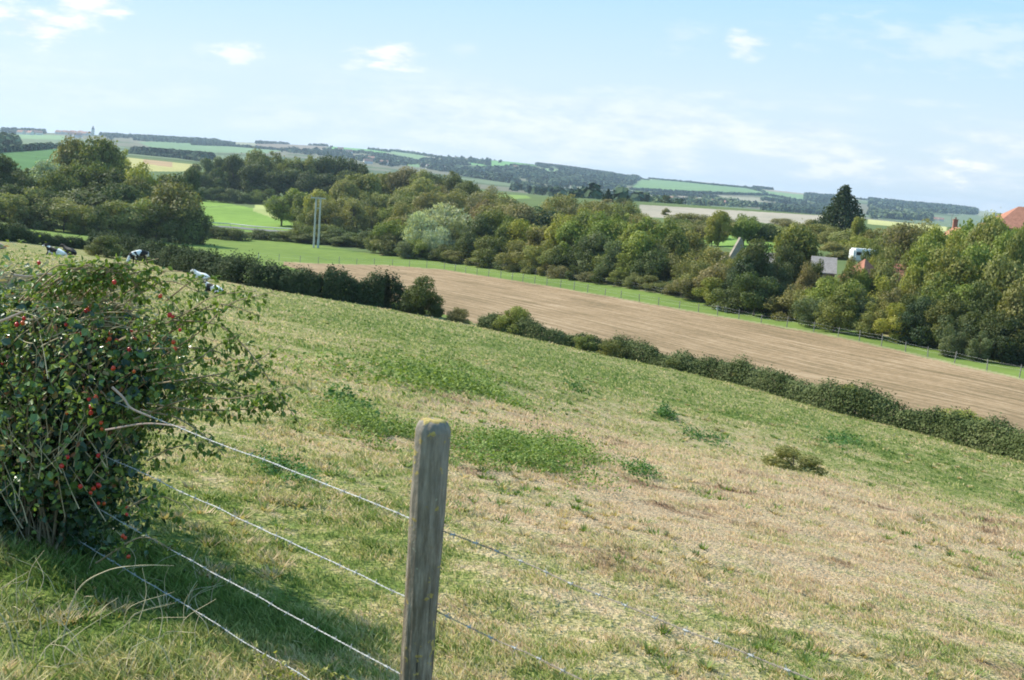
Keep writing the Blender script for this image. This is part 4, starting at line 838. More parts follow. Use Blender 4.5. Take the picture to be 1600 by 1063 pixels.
# canes: arching stems inside and out of the top
mb = MB(); md = MB(); g = random.Random(3)
for q in range(120):
    b = BL[g.choice([0, 1, 2, 4, 5, 0, 2, 1])]; x0 = b[0]-.22+g.uniform(-.35, .3)*b[3]; y0 = b[1]+g.uniform(-.5, .5)*b[4]; z0 = float(H(x0, y0))
    d = sph(1)[0]; d[2] = abs(d[2]); e = b[:3]+d*b[3:]*g.uniform(.95, 1.15)
    mid = np.array([(x0+e[0])/2+g.uniform(-.15, .15), (y0+e[1])/2+g.uniform(-.15, .15), z0+(e[2]-z0)*.62])
    e2 = e+np.array([g.uniform(-.12, .12), g.uniform(-.12, .12), g.uniform(-.12, .03)])
    mb.tube(spline([(x0, y0, z0-.03), mid, e, e2], 5), np.linspace(g.uniform(.005, .009), .0018, 16), 5, cap=False)
for q in range(420):   # flailed straw coloured stubs lying along the top
    b = topB[g.choice([1, 2, 2, 4, 4, 0])]; th_ = g.uniform(0, 6.28); r_ = g.uniform(.1, .95)
    c = b[:3]+np.array([b[3]*r_*math.cos(th_), b[4]*r_*math.sin(th_), b[5]*math.sqrt(max(0, 1-r_*r_))*1.02])
    a = np.array([g.uniform(.2, 1), g.uniform(-.5, .5), g.uniform(-.1, .6)]); a /= np.linalg.norm(a); L = g.uniform(.05, .16)
    md.tube(spline([c-a*L, c+np.array([0, 0, g.uniform(-.01, .02)]), c+a*L], 3), np.linspace(.0035, .0018, 7), 5, cap=False)
for q in range(230):   # bare stalks hanging in the lower face
    b = BL[g.choice([0, 3, 6, 9, 2, 2])]; th_ = g.uniform(3.4, 6.2)
    c = b[:3]+np.array([b[3]*math.cos(th_)*g.uniform(.9, 1.08), b[4]*math.sin(th_)*g.uniform(.9, 1.08), b[5]*g.uniform(-.8, .5)])
    a = np.array([g.uniform(-.6, .6), g.uniform(-.3, .3), g.uniform(.3, 1)]); a /= np.linalg.norm(a); L = g.uniform(.05, .17)
    (md if q % 3 else mb).tube(spline([c-a*L, c+np.array([g.uniform(-.02, .02), 0, 0]), c+a*L], 3), np.linspace(.003, .0013, 7), 5, cap=False)
o = mb.build('cane', CANE, rose); o.location = -RO; o['label'] = 'brown living stems'; o['kind'] = 'stuff'
o = md.build('cane', DRYCANE, rose); o.location = -RO; o['label'] = 'pale dead twigs'; o['kind'] = 'stuff'
# long sprays reaching out to the right
SPR = [([(250, 560, 5.5), (310, 520, 5.3), (360, 475, 5.25), (428, 456, 5.2)], 16), ([(230, 520, 5.5), (290, 490, 5.4), (335, 463, 5.35), (400, 455, 5.3)], 12),
       ([(270, 500, 5.4), (340, 508, 5.3), (385, 545, 5.2), (425, 600, 5.1), (470, 665, 5.05)], 18), ([(240, 600, 5.3), (310, 590, 5.2), (380, 575, 5.1), (440, 540, 5.1)], 16),
       ([(210, 655, 5.2), (290, 625, 5.1), (370, 622, 5.0), (455, 604, 4.95)], 22), ([(250, 590, 5.4), (330, 600, 5.3), (400, 622, 5.2), (445, 620, 5.1)], 24),
       ([(220, 640, 5.2), (280, 655, 5.1), (330, 690, 5.0), (350, 712, 5.0)], 9), ([(230, 720, 5.2), (270, 700, 5.1), (320, 690, 5.0)], 8), ([(260, 470, 5.5), (300, 440, 5.5), (330, 435, 5.5)], 8),
       ([(60, 440, 5.7), (120, 415, 5.7), (180, 425, 5.6), (220, 450, 5.5)], 14), ([(140, 430, 5.7), (200, 425, 5.6), (250, 455, 5.5), (285, 490, 5.4)], 14), ([(200, 470, 5.5), (260, 440, 5.5), (320, 460, 5.4)], 12),
       ([(240, 545, 5.4), (320, 545, 5.3), (370, 565, 5.2), (390, 590, 5.2)], 16), ([(230, 580, 5.3), (300, 565, 5.2), (340, 540, 5.2), (380, 520, 5.2)], 14), ([(230, 630, 5.2), (300, 640, 5.1), (380, 640, 5.0), (420, 632, 5.0)], 18),
       ([(150, 880, 5.1), (220, 840, 5.0), (270, 860, 4.95)], 10), ([(190, 800, 5.1), (240, 775, 5.05), (290, 790, 5.0)], 10)]
for q in range(26):   # shoots arching up and outward from the right and top
    px0 = g.uniform(60, 300); py0 = 440+max(0, px0-200)*.5+g.uniform(0, 160)*(px0 > 180); ln_ = g.uniform(60, 130)
    SPR.append(([(px0-30, py0+30, 5.5), (px0+ln_*.4, py0-g.uniform(5, 35), 5.4), (px0+ln_, py0-g.uniform(-25, 40), 5.35)], 7))
ms = MB(); LC, LT = [], []
for pts, nl in SPR:
    Q = spline([P(a, b_, c) for a, b_, c in pts], 8); ms.tube(Q, np.linspace(.0045, .0016, len(Q)), 5, cap=False)
    for k in range(nl*2):
        u = g.uniform(.12, 1)*(len(Q)-1); q = Q[int(u)]; tdir = Q[min(len(Q)-1, int(u)+1)]-Q[max(0, int(u)-1)]; tdir /= np.linalg.norm(tdir)
        s_ = sph(1)[0]; s_[2] -= .35; st = q+s_*g.uniform(.02, .05); ms.tube([q, (q+st)/2+np.array([0, 0, .004]), st], .0008, 4, cap=False)
        for w_ in range(g.choice([3, 3, 5])):
            a = s_+sph(1)[0]*.9; a[2] -= .3; LC.append(st+sph(1)[0]*.012); LT.append(a)
o = ms.build('spray', CANE, rose); o.location = -RO; o['label'] = 'long thorny rose shoots reaching right'; o['kind'] = 'stuff'
LC, LT = np.array(LC), np.array(LT); m = len(LC); N = rng.normal(0, .6, (m, 3))+np.array([0, -.1, .8]); L = rng.uniform(.018, .038, m)
V, f, vv = leaf3(LC, LT, N, L, L*.58, rng.uniform(.1, 1, m)); o = mesh('rose_foliage', V-RO, f, ROSE, rose, attrs={'v': vv}); o.color = (.13, .19, .035, 1); o['label'] = 'leaflets along the long shoots'
# pinkish bare branch and thick old stems
PINK = plain('pink_bark', (.50, .36, .28), .7, .2, 20)
for pts, ra, rb in [([(175, 605, 5.0), (193, 622, 5.0), (205, 638, 5.0), (236, 652, 5.0)], .006, .004), ([(165, 672, 5.05), (230, 662, 5.0), (290, 668, 4.95)], .005, .003), ([(0, 502, 5.2), (16, 496, 5.2), (36, 487, 5.2)], .007, .006),
                    ([(22, 430, 5.5), (45, 432, 5.5), (70, 428, 5.5), (90, 430, 5.5)], .006, .004), ([(148, 440, 5.4), (165, 428, 5.4), (180, 420, 5.4)], .006, .004)]:
    Q = spline([P(*q) for q in pts], 6); mb = MB(); mb.tube(Q, np.linspace(ra, rb, len(Q)), 6); o = mb.build('bare_branch', PINK, rose); o.location = -RO
# hips
HP = [(507, 245), (430, 320), (418, 332), (320, 400), (338, 412), (380, 447), (403, 443), (540, 440), (518, 490), (537, 468), (567, 477), (638, 430), (650, 470), (728, 450), (790, 262), (835, 350), (848, 362), (882, 428), (835, 480),
      (850, 485), (853, 515), (845, 524), (557, 190), (192, 97), (115, 368), (108, 390), (80, 397), (12, 590), (15, 545), (655, 630), (560, 612), (435, 765), (468, 752), (443, 800), (443, 828), (335, 833), (498, 878), (492, 910), (485, 1037), (330, 1050), (632, 520)]
HP = [(a*.32, 380+b_*.32) for a, b_ in HP]+[(a/3.1, 720+b_/3.1) for a, b_ in [(468, 118), (482, 124), (435, 157), (452, 140), (503, 208), (473, 208), (610, 262), (597, 365), (612, 377), (597, 443), (627, 468), (300, 25), (250, 92), (393, 125), (605, 228)]]
HIP, ht = newmat('rose_hip_skin'); oi = ht.n.new('ShaderNodeObjectInfo')
hb = ht.new('ShaderNodeBsdfPrincipled', {'Base Color': ht.ramp(oi.outputs['Random'], [(0, (.55, .02, .025)), (.6, (.62, .045, .02)), (1, (.68, .12, .02))]), 'Roughness': .28, 'Specular IOR Level': .5}); out(ht, hb.outputs[0])
mb = MB(); prof = [(0, .0001), (.0012, .004), (.005, .0078), (.010, .0095), (.0155, .0082), (.0195, .0052), (.021, .0028), (.022, .0001)]
k_ = 12; vv = np.array([[r*math.cos(a), r*math.sin(a), -z] for z, r in prof for a in np.arange(k_)*2*math.pi/k_]); i = np.arange(len(prof)-1)[:, None]*k_+np.arange(k_)[None, :]; i2 = np.arange(len(prof)-1)[:, None]*k_+(np.arange(k_)[None, :]+1) % k_
mb.add(vv, np.stack([i, i2, i2+k_, i+k_], -1).reshape(-1, 4), 0)
for a in range(5):
    mb.tube([(0, 0, -.021), (.003*math.cos(a*1.257), .003*math.sin(a*1.257), -.026)], [.001, .0003], 4, 1)
mb.tube(spline([(0, 0, 0), (.002, 0, .012), (.008, .002, .022)], 3), .0008, 5, 1)
hip0 = mb.build('rose_hip', [HIP, CANE], rose, smooth=True)
for k, (hx, hy) in enumerate(HP):
    o = hip0 if k == 0 else hip0.copy()
    if k: link(o, rose)
    d = ray(hx, hy); d = d/d[1]; ys = np.linspace(4.6, 6.5, 190); pt = d[None, :]*ys[:, None]; hit = inside(pt, 1.12) < 1
    Yh = ys[int(np.argmax(hit))]-.05 if hit.any() else 5.3
    q = d*Yh; o.location = q-RO; o.location.z += .011; o.rotation_euler = (random.uniform(-.7, .7), random.uniform(-.7, .7), random.uniform(0, 6)); s = random.uniform(.85, 1.2); o.scale = (s, s, s)
# stray dry stalks, a shoot with yellow leaves and taller grass at the hedge foot
mb = MB()
for q in range(70):
    px = g.uniform(-20, 330); py = g.uniform(880, 1075); b = G(px, py); a = np.array([g.uniform(-.5, .5), g.uniform(-.3, .3), 1]); L = g.uniform(.08, .3)
    mb.tube(spline([b, b+a*L*.5, b+a*L+np.array([g.uniform(-.1, .15), g.uniform(-.08, .08), -.03])], 4), np.linspace(.0022, .0008, 9), 4, cap=False)
b = G(95, 1010); mb.tube(spline([b, P(120, 925, b[1]), P(165, 893, b[1]), P(215, 884, b[1]), P(272, 884, b[1]+.05)], 6), np.linspace(.0035, .0012, 25), 5, cap=False)
b = G(130, 1010); mb.tube(spline([P(100, 1010, b[1]-.2), P(140, 1040, b[1]-.25), P(190, 1070, b[1]-.3)], 6), np.linspace(.003, .002, 13), 5, cap=False)
o = mb.build('dry_stalks', DRYCANE); tag(o, 'dry straw coloured stalks standing in the grass at the hedge foot', 'stalks', kind='stuff')
rt = empty('seedling_shrub', tuple(G(460, 1075))); tag(rt, 'small shoot with yellow green leaves at the bottom edge by the lowest wire', 'shoot'); RL = np.array(rt.location)
mb = MB(); LC, LT = [], []
for px, py, ye in [(392, 1003, 4.35), (398, 1030, 4.3), (430, 1022, 4.35), (470, 1045, 4.3), (505, 1040, 4.3), (540, 1060, 4.25), (450, 1050, 4.25), (415, 1052, 4.25)]:
    b0 = G(px+random.uniform(0, 40), 1100); e = P(px, py, ye); Q = spline([b0, (b0+e)/2+np.array([.01, 0, .03]), e], 6); mb.tube(Q, np.linspace(.003, .0012, len(Q)), 5, cap=False)
    for k in range(16):
        q = Q[g.randrange(3, len(Q))]; a = sph(1)[0]; LC.append(q+a*.006); LT.append(a)
mb2 = mb.build('stem', CANE, rt); mb2.location = -RL
LC, LT = np.array(LC), np.array(LT); m = len(LC); N = rng.normal(0, .5, (m, 3))+np.array([0, 0, .9]); L = rng.uniform(.014, .024, m)
V, f, vv = leaf3(LC, LT, N, L, L*.8, rng.uniform(.2, 1, m)); o = mesh('foliage', V-RL, f, ROSE, rt, attrs={'v': vv}); o.color = (.26, .26, .06, 1)

# ------------------------------------------------------------------ field fences of many posts
def post_fence(line, step, name, label, hgt, white_every=0, wires=True, seed=1):
    line = np.asarray(line); seg = np.r_[0, np.cumsum(np.linalg.norm(np.diff(line[:, :2], axis=0), axis=1))]; g = random.Random(seed)
    root = empty(name, tuple(line[0])); tag(root, label, 'fence'); L0 = line[0]; tops = []; n = 0
    s = 0; m0 = MB(); m0.tube([(0, 0, -.2), (0, 0, .6), (0, 0, 1)], [.055, .052, .048], 7); pm = m0.build('post', WEATHERED, root); m1 = MB(); m1.tube([(0, 0, -.1), (0, 0, 1)], .06, 7); m1.box((0, 0, 1.01), (.13, .13, .02)); wm = m1.build('marker_post', WHITEPOST, root)
    while s < seg[-1] and n < 96:
        x, y = np.interp(s, seg, line[:, 0]), np.interp(s, seg, line[:, 1]); z = float(H(x, y)); h = hgt*g.uniform(.85, 1.12)
        o = pm if n == 0 else pm.copy()
        if n: link(o, root)
        o.location = (x-L0[0], y-L0[1], z-L0[2]); o.scale = (1, 1, h); o.rotation_euler = (g.uniform(-.06, .06), g.uniform(-.06, .06), 0); tops.append((x, y, z+h*.85))
        if white_every and n % white_every == 2:
            q = wm if n == 2 else wm.copy()
            if n != 2: link(q, root)
            q.location = (x-L0[0]+.9, y-L0[1]-1.4, float(H(x+.9, y-1.4))-L0[2]); q.scale = (1.1, 1.1, .72)
        s += step*g.uniform(.9, 1.1); n += 1
    if not white_every: bpy.data.objects.remove(wm)
    T = np.array(tops); mw = MB()
    for dz in (0, .35): mw.tube(T-np.array([0, 0, dz])-L0, .006, 4, cap=False)
    mw.build('wire', GALV, root)
post_fence(WF[:-1], 3.9, 'field_fence', 'long post and wire fence between stubble field and green strip', 1.25, 2, seed=2)
post_fence(WS[2:-1]-np.array([0, 1.0, 0]), 4.2, 'field_fence', 'post and wire fence along the foot of the wood', 1.2, 0, seed=5)

# ------------------------------------------------------------------ twin poles carrying a crossarm
pb = G(496, 388, 200); Yp = pb[1]; pr = empty('power_pole', tuple(pb)); tag(pr, 'twin wooden power poles joined by a crossarm beside the road hedge', 'power pole')
PW = plain('pole_wood', (.50, .48, .43), .85, .2, 2)
q1 = P(490, 386, Yp); q2 = P(497, 388, Yp); hp = (388-310)/F*Yp
for q in (q1, q2):
    mb = MB(); mb.tube([(q[0]-pb[0], 0, float(H(q[0], Yp))-pb[2]-.5), (q[0]-pb[0], 0, hp)], [.24, .17], 9); mb.build('pole', PW, pr)
xm = (q1[0]+q2[0])/2-pb[0]
mb = MB(); mb.box((xm, -.18, hp-.12), (3.3, .16, .20)); mb.box((xm, .18, hp-.12), (3.3, .16, .20)); mb.build('crossarm', PW, pr)
mb = MB(); mb.box((xm, 0, hp*.79), (1.1, .10, .14)); mb.build('brace', PW, pr)
DARKW = plain('dull_cable', (.12, .12, .12), .8, .1, 1)
CER = plain('ceramic', (.30, .22, .18), .3, .1, 4)
for k in (-1.5, 0, 1.5):
    mb = MB(); mb.tube([(xm+k, 0, hp), (xm+k, 0, hp+.12), (xm+k, 0, hp+.14), (xm+k, 0, hp+.24), (xm+k, 0, hp+.38)], [.03, .03, .10, .08, .05], 8); mb.build('insulator', CER, pr)
mb = MB(); mb.tube([(q2[0]-pb[0]-.16, -.2, -.3), (q2[0]-pb[0]-.16, -.2, 1.9)], .09, 8); mb.build('cable_guard', plain('pale_metal', (.62, .64, .66), .5, .1, 3), pr)
for k in (-1.5, 0, 1.5):
    a = np.array([xm+k, 0, hp+.36]); e = P(-150, 285, Yp+60+k*2)-pb; n = 24; u = np.linspace(0, 1, n)[:, None]
    Q = a+(e-a)*u; Q[:, 2] -= 5*4*(u[:, 0]*(1-u[:, 0])); mb = MB(); mb.tube(Q, .012, 4, cap=False); mb.build('wire', DARKW, pr)
# guard rail along the road
for (pts, lb) in [([(325, 352), (360, 354), (400, 358), (462, 362)], 'low pale guard rail along the road left of the poles'), ([(568, 368), (584, 370), (600, 373)], 'short pale guard rail piece seen right of the poles')]:
    Q = np.array([G(a, b_, 200) for a, b_ in pts]); Q = spline(Q, 4); root = empty('guard_rail', tuple(Q[0])); tag(root, lb, 'guard rail')
    RM = plain('rail_metal', (.5, .5, .5), .5, .1, 2)
    Q[:, 2] = H(Q[:, 0], Q[:, 1]); mb = MB(); mb.tube(Q-Q[0]+np.array([0, 0, .68]), .15, 6); mb.build('rail', RM, root)
    for k in range(0, len(Q), 2): mb = MB(); mb.box(Q[k]-Q[0]+np.array([0, .12, .3]), (.12, .12, .8)); mb.build('post', RM, root)

# ------------------------------------------------------------------ cows
def mat_cow(name, thr, sc, seed):
    m, t = newmat(name); tcn = t.n.new('ShaderNodeTexCoord'); mp = t.new('ShaderNodeMapping', {'Vector': tcn.outputs['Object'], 'Location': (seed, seed*.7, 0)}).outputs[0]
    n = t.noise(mp, sc, 2, .4); c = t.ramp(n, [(max(0, thr-.012), (.012, .011, .012)), (min(1, thr+.012), (.80, .78, .74))])
    b = t.new('ShaderNodeBsdfPrincipled', {'Base Color': c, 'Roughness': .7, 'Specular IOR Level': .25}); out(t, b.outputs[0]); return m
def skin(name, verts, edges, rad, mat, parent, sub=2):
    me = bpy.data.meshes.new(name); me.from_pydata([tuple(v) for v in verts], edges, []); me.materials.append(mat); o = bpy.data.objects.new(name, me); link(o, parent)
    md_ = o.modifiers.new('Skin', 'SKIN'); md_.use_smooth_shade = True
    for i, sv in enumerate(me.skin_vertices[0].data):
        r = rad[i]; sv.radius = r if isinstance(r, tuple) else (r, r); sv.use_root = (i == 0)
    sb = o.modifiers.new('Sub', 'SUBSURF'); sb.levels = sub; sb.render_levels = sub; return o
def cow(px, py, mat, label, rz, pose, Y=None, s=1.0):
    b = G(px, py, 30); root = empty('cow', tuple(b), rz); root.scale = (s, s, s); tag(root, label, 'cow', 'cows in the pasture')
    if pose == 'graze':
        v = [(-.75, 0, 1.18), (-.35, 0, 1.08), (.10, 0, 1.02), (.50, 0, 1.10), (.85, 0, .98), (1.10, 0, .62), (1.24, 0, .34), (1.36, 0, .10)]
        r = [(.25, .27), (.30, .31), (.34, .36), (.27, .32), (.17, .22), (.13, .17), (.12, .13), (.065, .065)]
        e = [(i, i+1) for i in range(7)]
        for sx, pr_ in ((-.78, 0), (.50, 3)):
            for sy in (-1, 1):
                k = len(v); off = .06 if sx < 0 else 0
                v += [(sx, .19*sy, .80), (sx-.06-off, .19*sy, .46), (sx+off*.3, .19*sy, .10), (sx+.05, .19*sy, .02)]; r += [(.12, .15), (.07, .08), (.045, .045), (.055, .05)]
                e += [(pr_, k), (k, k+1), (k+1, k+2), (k+2, k+3)]
        k = len(v); v += [(-1.02, 0, 1.12), (-1.08, 0, .75), (-1.07, 0, .35)]; r += [.04, .025, .04]; e += [(0, k), (k, k+1), (k+1, k+2)]
        head = (1.24, .34); hd = (.14, -.24)
    else:
        v = [(-.72, 0, .40), (-.30, 0, .46), (.15, 0, .44), (.52, 0, .50), (.80, .05, .78), (.98, .10, .98), (1.20, .14, .90), (1.34, .16, .80)]
        r = [(.30, .30), (.36, .36), (.35, .34), (.27, .32), (.16, .20), (.13, .15), (.10, .10), (.07, .07)]
        e = [(i, i+1) for i in range(7)]
        for pr_, pts in ((0, [(-.45, .34, .16), (-.10, .48, .09), (-.45, .55, .06)]), (0, [(-.5, -.30, .14), (-.15, -.40, .08), (-.40, -.46, .06)]), (3, [(.78, .22, .16), (.92, .24, .10), (.60, .30, .06)]), (3, [(.72, -.20, .14), (.98, -.22, .09), (1.15, -.22, .05)])):
            k = len(v); v += pts; r += [(.13, .12), (.06, .06), (.05, .05)]; e += [(pr_, k), (k, k+1), (k+1, k+2)]
        k = len(v); v += [(-1.02, .05, .35), (-1.08, .14, .06)]; r += [.04, .03]; e += [(0, k), (k, k+1)]
        head = (1.0, 1.02); hd = (.2, -.1)
    skin('body', v, e, r, mat, root)
    mb = MB()
    for sy in (-1, 1):
        y0 = (.0 if pose == 'graze' else .11)+.10*sy
        mb.tube([(head[0]-.06, y0, head[1]+.08), (head[0]-.10, y0+.12*sy, head[1]+.07), (head[0]-.12, y0+.22*sy, head[1]+.02)], [.03, .06, .012], 6)
    mb.build('ear', EAR, root, smooth=True)
EAR = plain('dark_hide', (.02, .018, .018), .7, .2, 3)
cow(217, 414, mat_cow('pied_hide', .56, 1.5, 4.2), 'black and white cow standing and grazing in front of the dark hedge', R_(238), 'graze', s=1.2)
cow(88, 401, mat_cow('pied_hide', .47, 1.4, 1.1), 'black and white cow lying down, nearest of the resting pair', R_(170), 'lie')
cow(109, 399, mat_cow('black_hide', .95, 1.2, 2.3), 'all black cow lying behind the pied cow', R_(150), 'lie')
cow(316, 438, mat_cow('white_hide', .28, 1.2, 7.3), 'nearly white cow lying below the dark hedge', R_(165), 'lie', s=.85)
cow(335, 459, mat_cow('pied_hide', .49, 1.9, 9.1), 'small black and white calf lying apart, closest to the rose hedge', R_(160), 'lie', s=.66)
cow(-6, 390, plain('tan_hide', (.42, .30, .22), .7, .15, 2), 'tan cow lying, cut off by the left edge of the picture', R_(180), 'lie', s=.8)

# ------------------------------------------------------------------ buildings
def tilemat(name, col):
    m, t = newmat(name); tcn = t.n.new('ShaderNodeTexCoord'); p = tcn.outputs['Object']
    wv = t.new('ShaderNodeTexWave', {'Vector': p, 'Scale': 4.0, 'Distortion': 1.5}, bands_direction='Z').outputs[1]; n = t.noise(p, 2.2, 5, .65)
    c = t.mix(1.0, t.ramp(n, [(.3, tuple(x*.75 for x in col)), (.7, tuple(x*1.2 for x in col))]), t.ramp(wv, [(.0, (.8, .8, .8)), (.4, (1, 1, 1))]), 'MULTIPLY')
    b = t.new('ShaderNodeBsdfPrincipled', {'Base Color': c, 'Roughness': .85, 'Specular IOR Level': .1}); out(t, b.outputs[0]); return m
TILE = tilemat('clay_tiles', (.42, .19, .125)); OLDT = tilemat('old_tiles', (.36, .31, .28)); BRICK = tilemat('brick', (.36, .17, .12)); STONE = plain('rubble_stone', (.33, .28, .22), .9, .35, 1.6, bump=.6)
WALLW = plain('whitewash', (.50, .46, .40), .8, .12, 1); GLASS = plain('window_glass', (.03, .035, .04), .1, .1, 1, spec=.6); WOOD = plain('door_wood', (.16, .10, .06), .7, .2, 3)
def house(name, loc, w_, d_, wh, rh, rz, wall, roof, label, hip=0, cat='house', chim=None, win=True, group=None):
    root = empty(name, tuple(loc), rz); tag(root, label, cat, group); x, y = w_/2, d_/2
    mb = MB(); mb.add([(-x, -y, -.5), (x, -y, -.5), (x, y, -.5), (-x, y, -.5), (-x, -y, wh), (x, -y, wh), (x, y, wh), (-x, y, wh)], [[0, 1, 5, 4], [1, 2, 6, 5], [2, 3, 7, 6], [3, 0, 4, 7]])
    if not hip: mb.add([(-x, -y, wh), (-x, y, wh), (-x, 0, wh+rh-.08), (x, -y, wh), (x, y, wh), (x, 0, wh+rh-.08)], [[0, 2, 1], [3, 4, 5]])
    mb.build('wall', wall, root)
    ov = .35; hx = x+ov*.6; hy = y+ov; zb = wh-ov*rh/y; th_ = .14; mb = MB(); hp_ = hip
    up = [(-hx, -hy, zb), (hx, -hy, zb), (hx, hy, zb), (-hx, hy, zb), (-hx+hp_, 0, wh+rh), (hx-hp_, 0, wh+rh)]; up = [(a, b_, c+th_) for a, b_, c in up]; lo = [(a, b_, c-th_) for a, b_, c in up]
    mb.add(up+lo, [[0, 1, 5, 4], [2, 3, 4, 5], [7, 6, 10, 11], [9, 8, 11, 10], [0, 6, 7, 1], [2, 8, 9, 3]]); mb.add(up, [[0, 4, 3], [1, 2, 5]]) if hip else None
    if not hip: mb.add(up+lo, [[0, 4, 10, 6], [4, 3, 9, 10], [1, 7, 11, 5], [5, 11, 8, 2]])
    rf = mb.build('roof', roof, root)
    if chim is not None:
        mb = MB(); mb.box((chim, 0, wh+rh+.35), (.75, .6, 1.7)); mb.box((chim, 0, wh+rh+1.24), (.9, .72, .12)); mb.tube([(chim, 0, wh+rh+1.29), (chim, 0, wh+rh+1.6)], .12, 8); mb.build('chimney', BRICK, rf)
    if win:
        for s in (-1, 1):
            for k in (-.3, .3):
                mb = MB(); mb.box((w_*k, s*(y+.012), wh*.58), (.95, .06, 1.15)); wn = mb.build('window', WHITEPOST, root); mb = MB(); mb.box((w_*k, s*(y+.045), wh*.58), (.75, .02, .95)); mb.build('pane', GLASS, wn)
        mb = MB(); mb.box((0, -(y+.015), 1.0), (.95, .07, 2.0)); mb.build('door', WOOD, root)
    return root
def hbase(px, top_py, Y, tot):
    p = P(px, top_py, Y); return np.array([p[0], Y, p[2]-tot])
house('house', hbase(1614, 326, 178, 7.3), 13, 9, 4.2, 3.1, R_(-8), WALLW, TILE, 'large house with orange hipped tile roof at the right edge of the picture', hip=4.6, chim=1.5)
h2 = house('house', hbase(1496, 357, 172, 5.6), 6, 6, 3.2, 2.4, R_(80), BRICK, TILE, 'house with brick chimney and orange roof glimpsed between the right hand trees', chim=2.2)
p = P(1486, 350, 170); a = empty('aerial_mast', (p[0], p[1], p[2]-6)); tag(a, 'thin television aerial mast beside the brick chimney', 'aerial')
mb = MB(); mb.tube([(0, 0, 0), (0, 0, 7.6)], .05, 6); mb.build('mast', GALV, a); mb = MB(); mb.tube([(-.7, 0, 7.4), (.7, 0, 7.4)], .025, 5)
for k in (-.6, -.3, 0, .3, .6): mb.tube([(k, -.3, 7.4), (k, .3, 7.4)], .015, 4)
mb.build('aerial_bars', WHITEPOST, a)
house('barn', hbase(1288, 403, 162, 4.2), 3.1, 4.4, 2.4, 1.8, R_(-12), STONE, OLDT, 'small stone barn with faded grey brown tile roof among the trees', cat='barn', win=False)
house('cottage', hbase(1352, 406, 154, 4.2), 4.0, 4.4, 1.8, 2.4, R_(24), BRICK, TILE, 'cottage with bright orange tile roof below the white caravan', hip=2.2, cat='cottage')
house('cottage', hbase(1196, 396, 172, 4.4), 3.4, 4.5, 2.9, 1.5, R_(10), WALLW, OLDT, 'pale walled outbuilding half hidden right of the ruined gable', cat='outbuilding')
house('cottage', hbase(1420, 416, 150, 4.0), 3.5, 4, 2.2, 1.8, R_(-20), BRICK, TILE, 'brick outbuilding mostly hidden behind thin trees', cat='outbuilding')
# ruined gable
rg = empty('ruined_gable', tuple(hbase(1156, 371, 186, 6.8)), R_(18)); tag(rg, 'ruined stone gable wall with broken sloping edge among trees', 'ruin')
out_ = [(x*.8, z*.85) for x, z in [(-2.2, -.5), (2.6, -.5), (2.55, 4.6), (2.0, 4.8), (1.6, 5.3), (1.1, 5.5), (.75, 6.9), (.3, 7.9), (0, 8.0), (-.4, 7.2), (-.8, 6.5), (-1.2, 5.7), (-1.6, 5.0), (-2.0, 4.2), (-2.2, 3.2)]]
me = bpy.data.meshes.new('wall'); n = len(out_); me.from_pydata([(x, -.3, z) for x, z in out_]+[(x, .3, z) for x, z in out_], [], [list(range(n)), list(range(2*n-1, n-1, -1))]+[[i, (i+1) % n+0, (i+1) % n+n, i+n][::-1] for i in range(n)]); me.materials.append(STONE)
link(bpy.data.objects.new('wall', me), rg)
mb = MB(); mb.box((-2.0, 1.5, 1.6), (.5, 3.2, 4.2)); mb.box((-1.95, 2.2, 3.9), (.45, 1.6, .7)); mb.build('side_wall', STONE, rg)
# caravan
cv_ = empty('caravan', tuple(hbase(1350, 391, 176, 2.3)), R_(8)); tag(cv_, 'white touring caravan parked above the orange roofed cottage', 'caravan')
def bevbox(name, d, loc, mat, parent, bw=.2):
    import bmesh
    bm = bmesh.new(); bmesh.ops.create_cube(bm, size=1); bmesh.ops.scale(bm, vec=d, verts=bm.verts); bmesh.ops.bevel(bm, geom=bm.edges[:], offset=bw, segments=3, affect='EDGES'); me = bpy.data.meshes.new(name); bm.to_mesh(me); bm.free(); me.materials.append(mat)
    o = bpy.data.objects.new(name, me); o.location = loc; return link(o, parent)
bevbox('body', (3.9, 2.1, 2.0), (0, 0, 1.5), WHITEPOST, cv_, .25)
for x in (-1.2, 0, 1.2): bevbox('window', (.8, .06, .5), (x, -1.06, 1.75), GLASS, cv_, .02)
bevbox('door', (.6, .05, 1.5), (.62, -1.05, 1.3), WALLW, cv_, .02) if False else None
for s in (-1, 1):
    mb = MB(); mb.tube([(0, s*1.02, .33), (0, s*.82, .33)], .33, 16); mb.build('wheel', EAR, cv_)
mb = MB(); mb.tube([(1.9, .3, .5), (2.9, 0, .5)], .05, 6); mb.tube([(1.9, -.3, .5), (2.9, 0, .5)], .05, 6); mb.tube([(2.9, 0, .5), (2.9, 0, 0)], .04, 6); mb.build('tow_bar', GALV, cv_)
# feed tank and silage bale near the strip fence
b = G(1124, 487, 60); t_ = empty('water_trough', tuple(b), R_(25)); tag(t_, 'pale green round ended trough on the grass strip by the fence', 'trough')
bevbox('tank', (1.1, .6, .55), (0, 0, .32), plain('green_plastic', (.30, .42, .36), .5, .1, 2), t_, .2); bevbox('rim', (1.2, .68, .06), (0, 0, .62), WEATHERED, t_, .03)
b = G(1134, 489, 60); t_ = empty('marker_stone', tuple(b)); tag(t_, 'short upright pale marker stone beside the green trough', 'marker stone'); bevbox('stone', (.35, .3, 1.0), (0, 0, .42), WEATHERED, t_, .08)

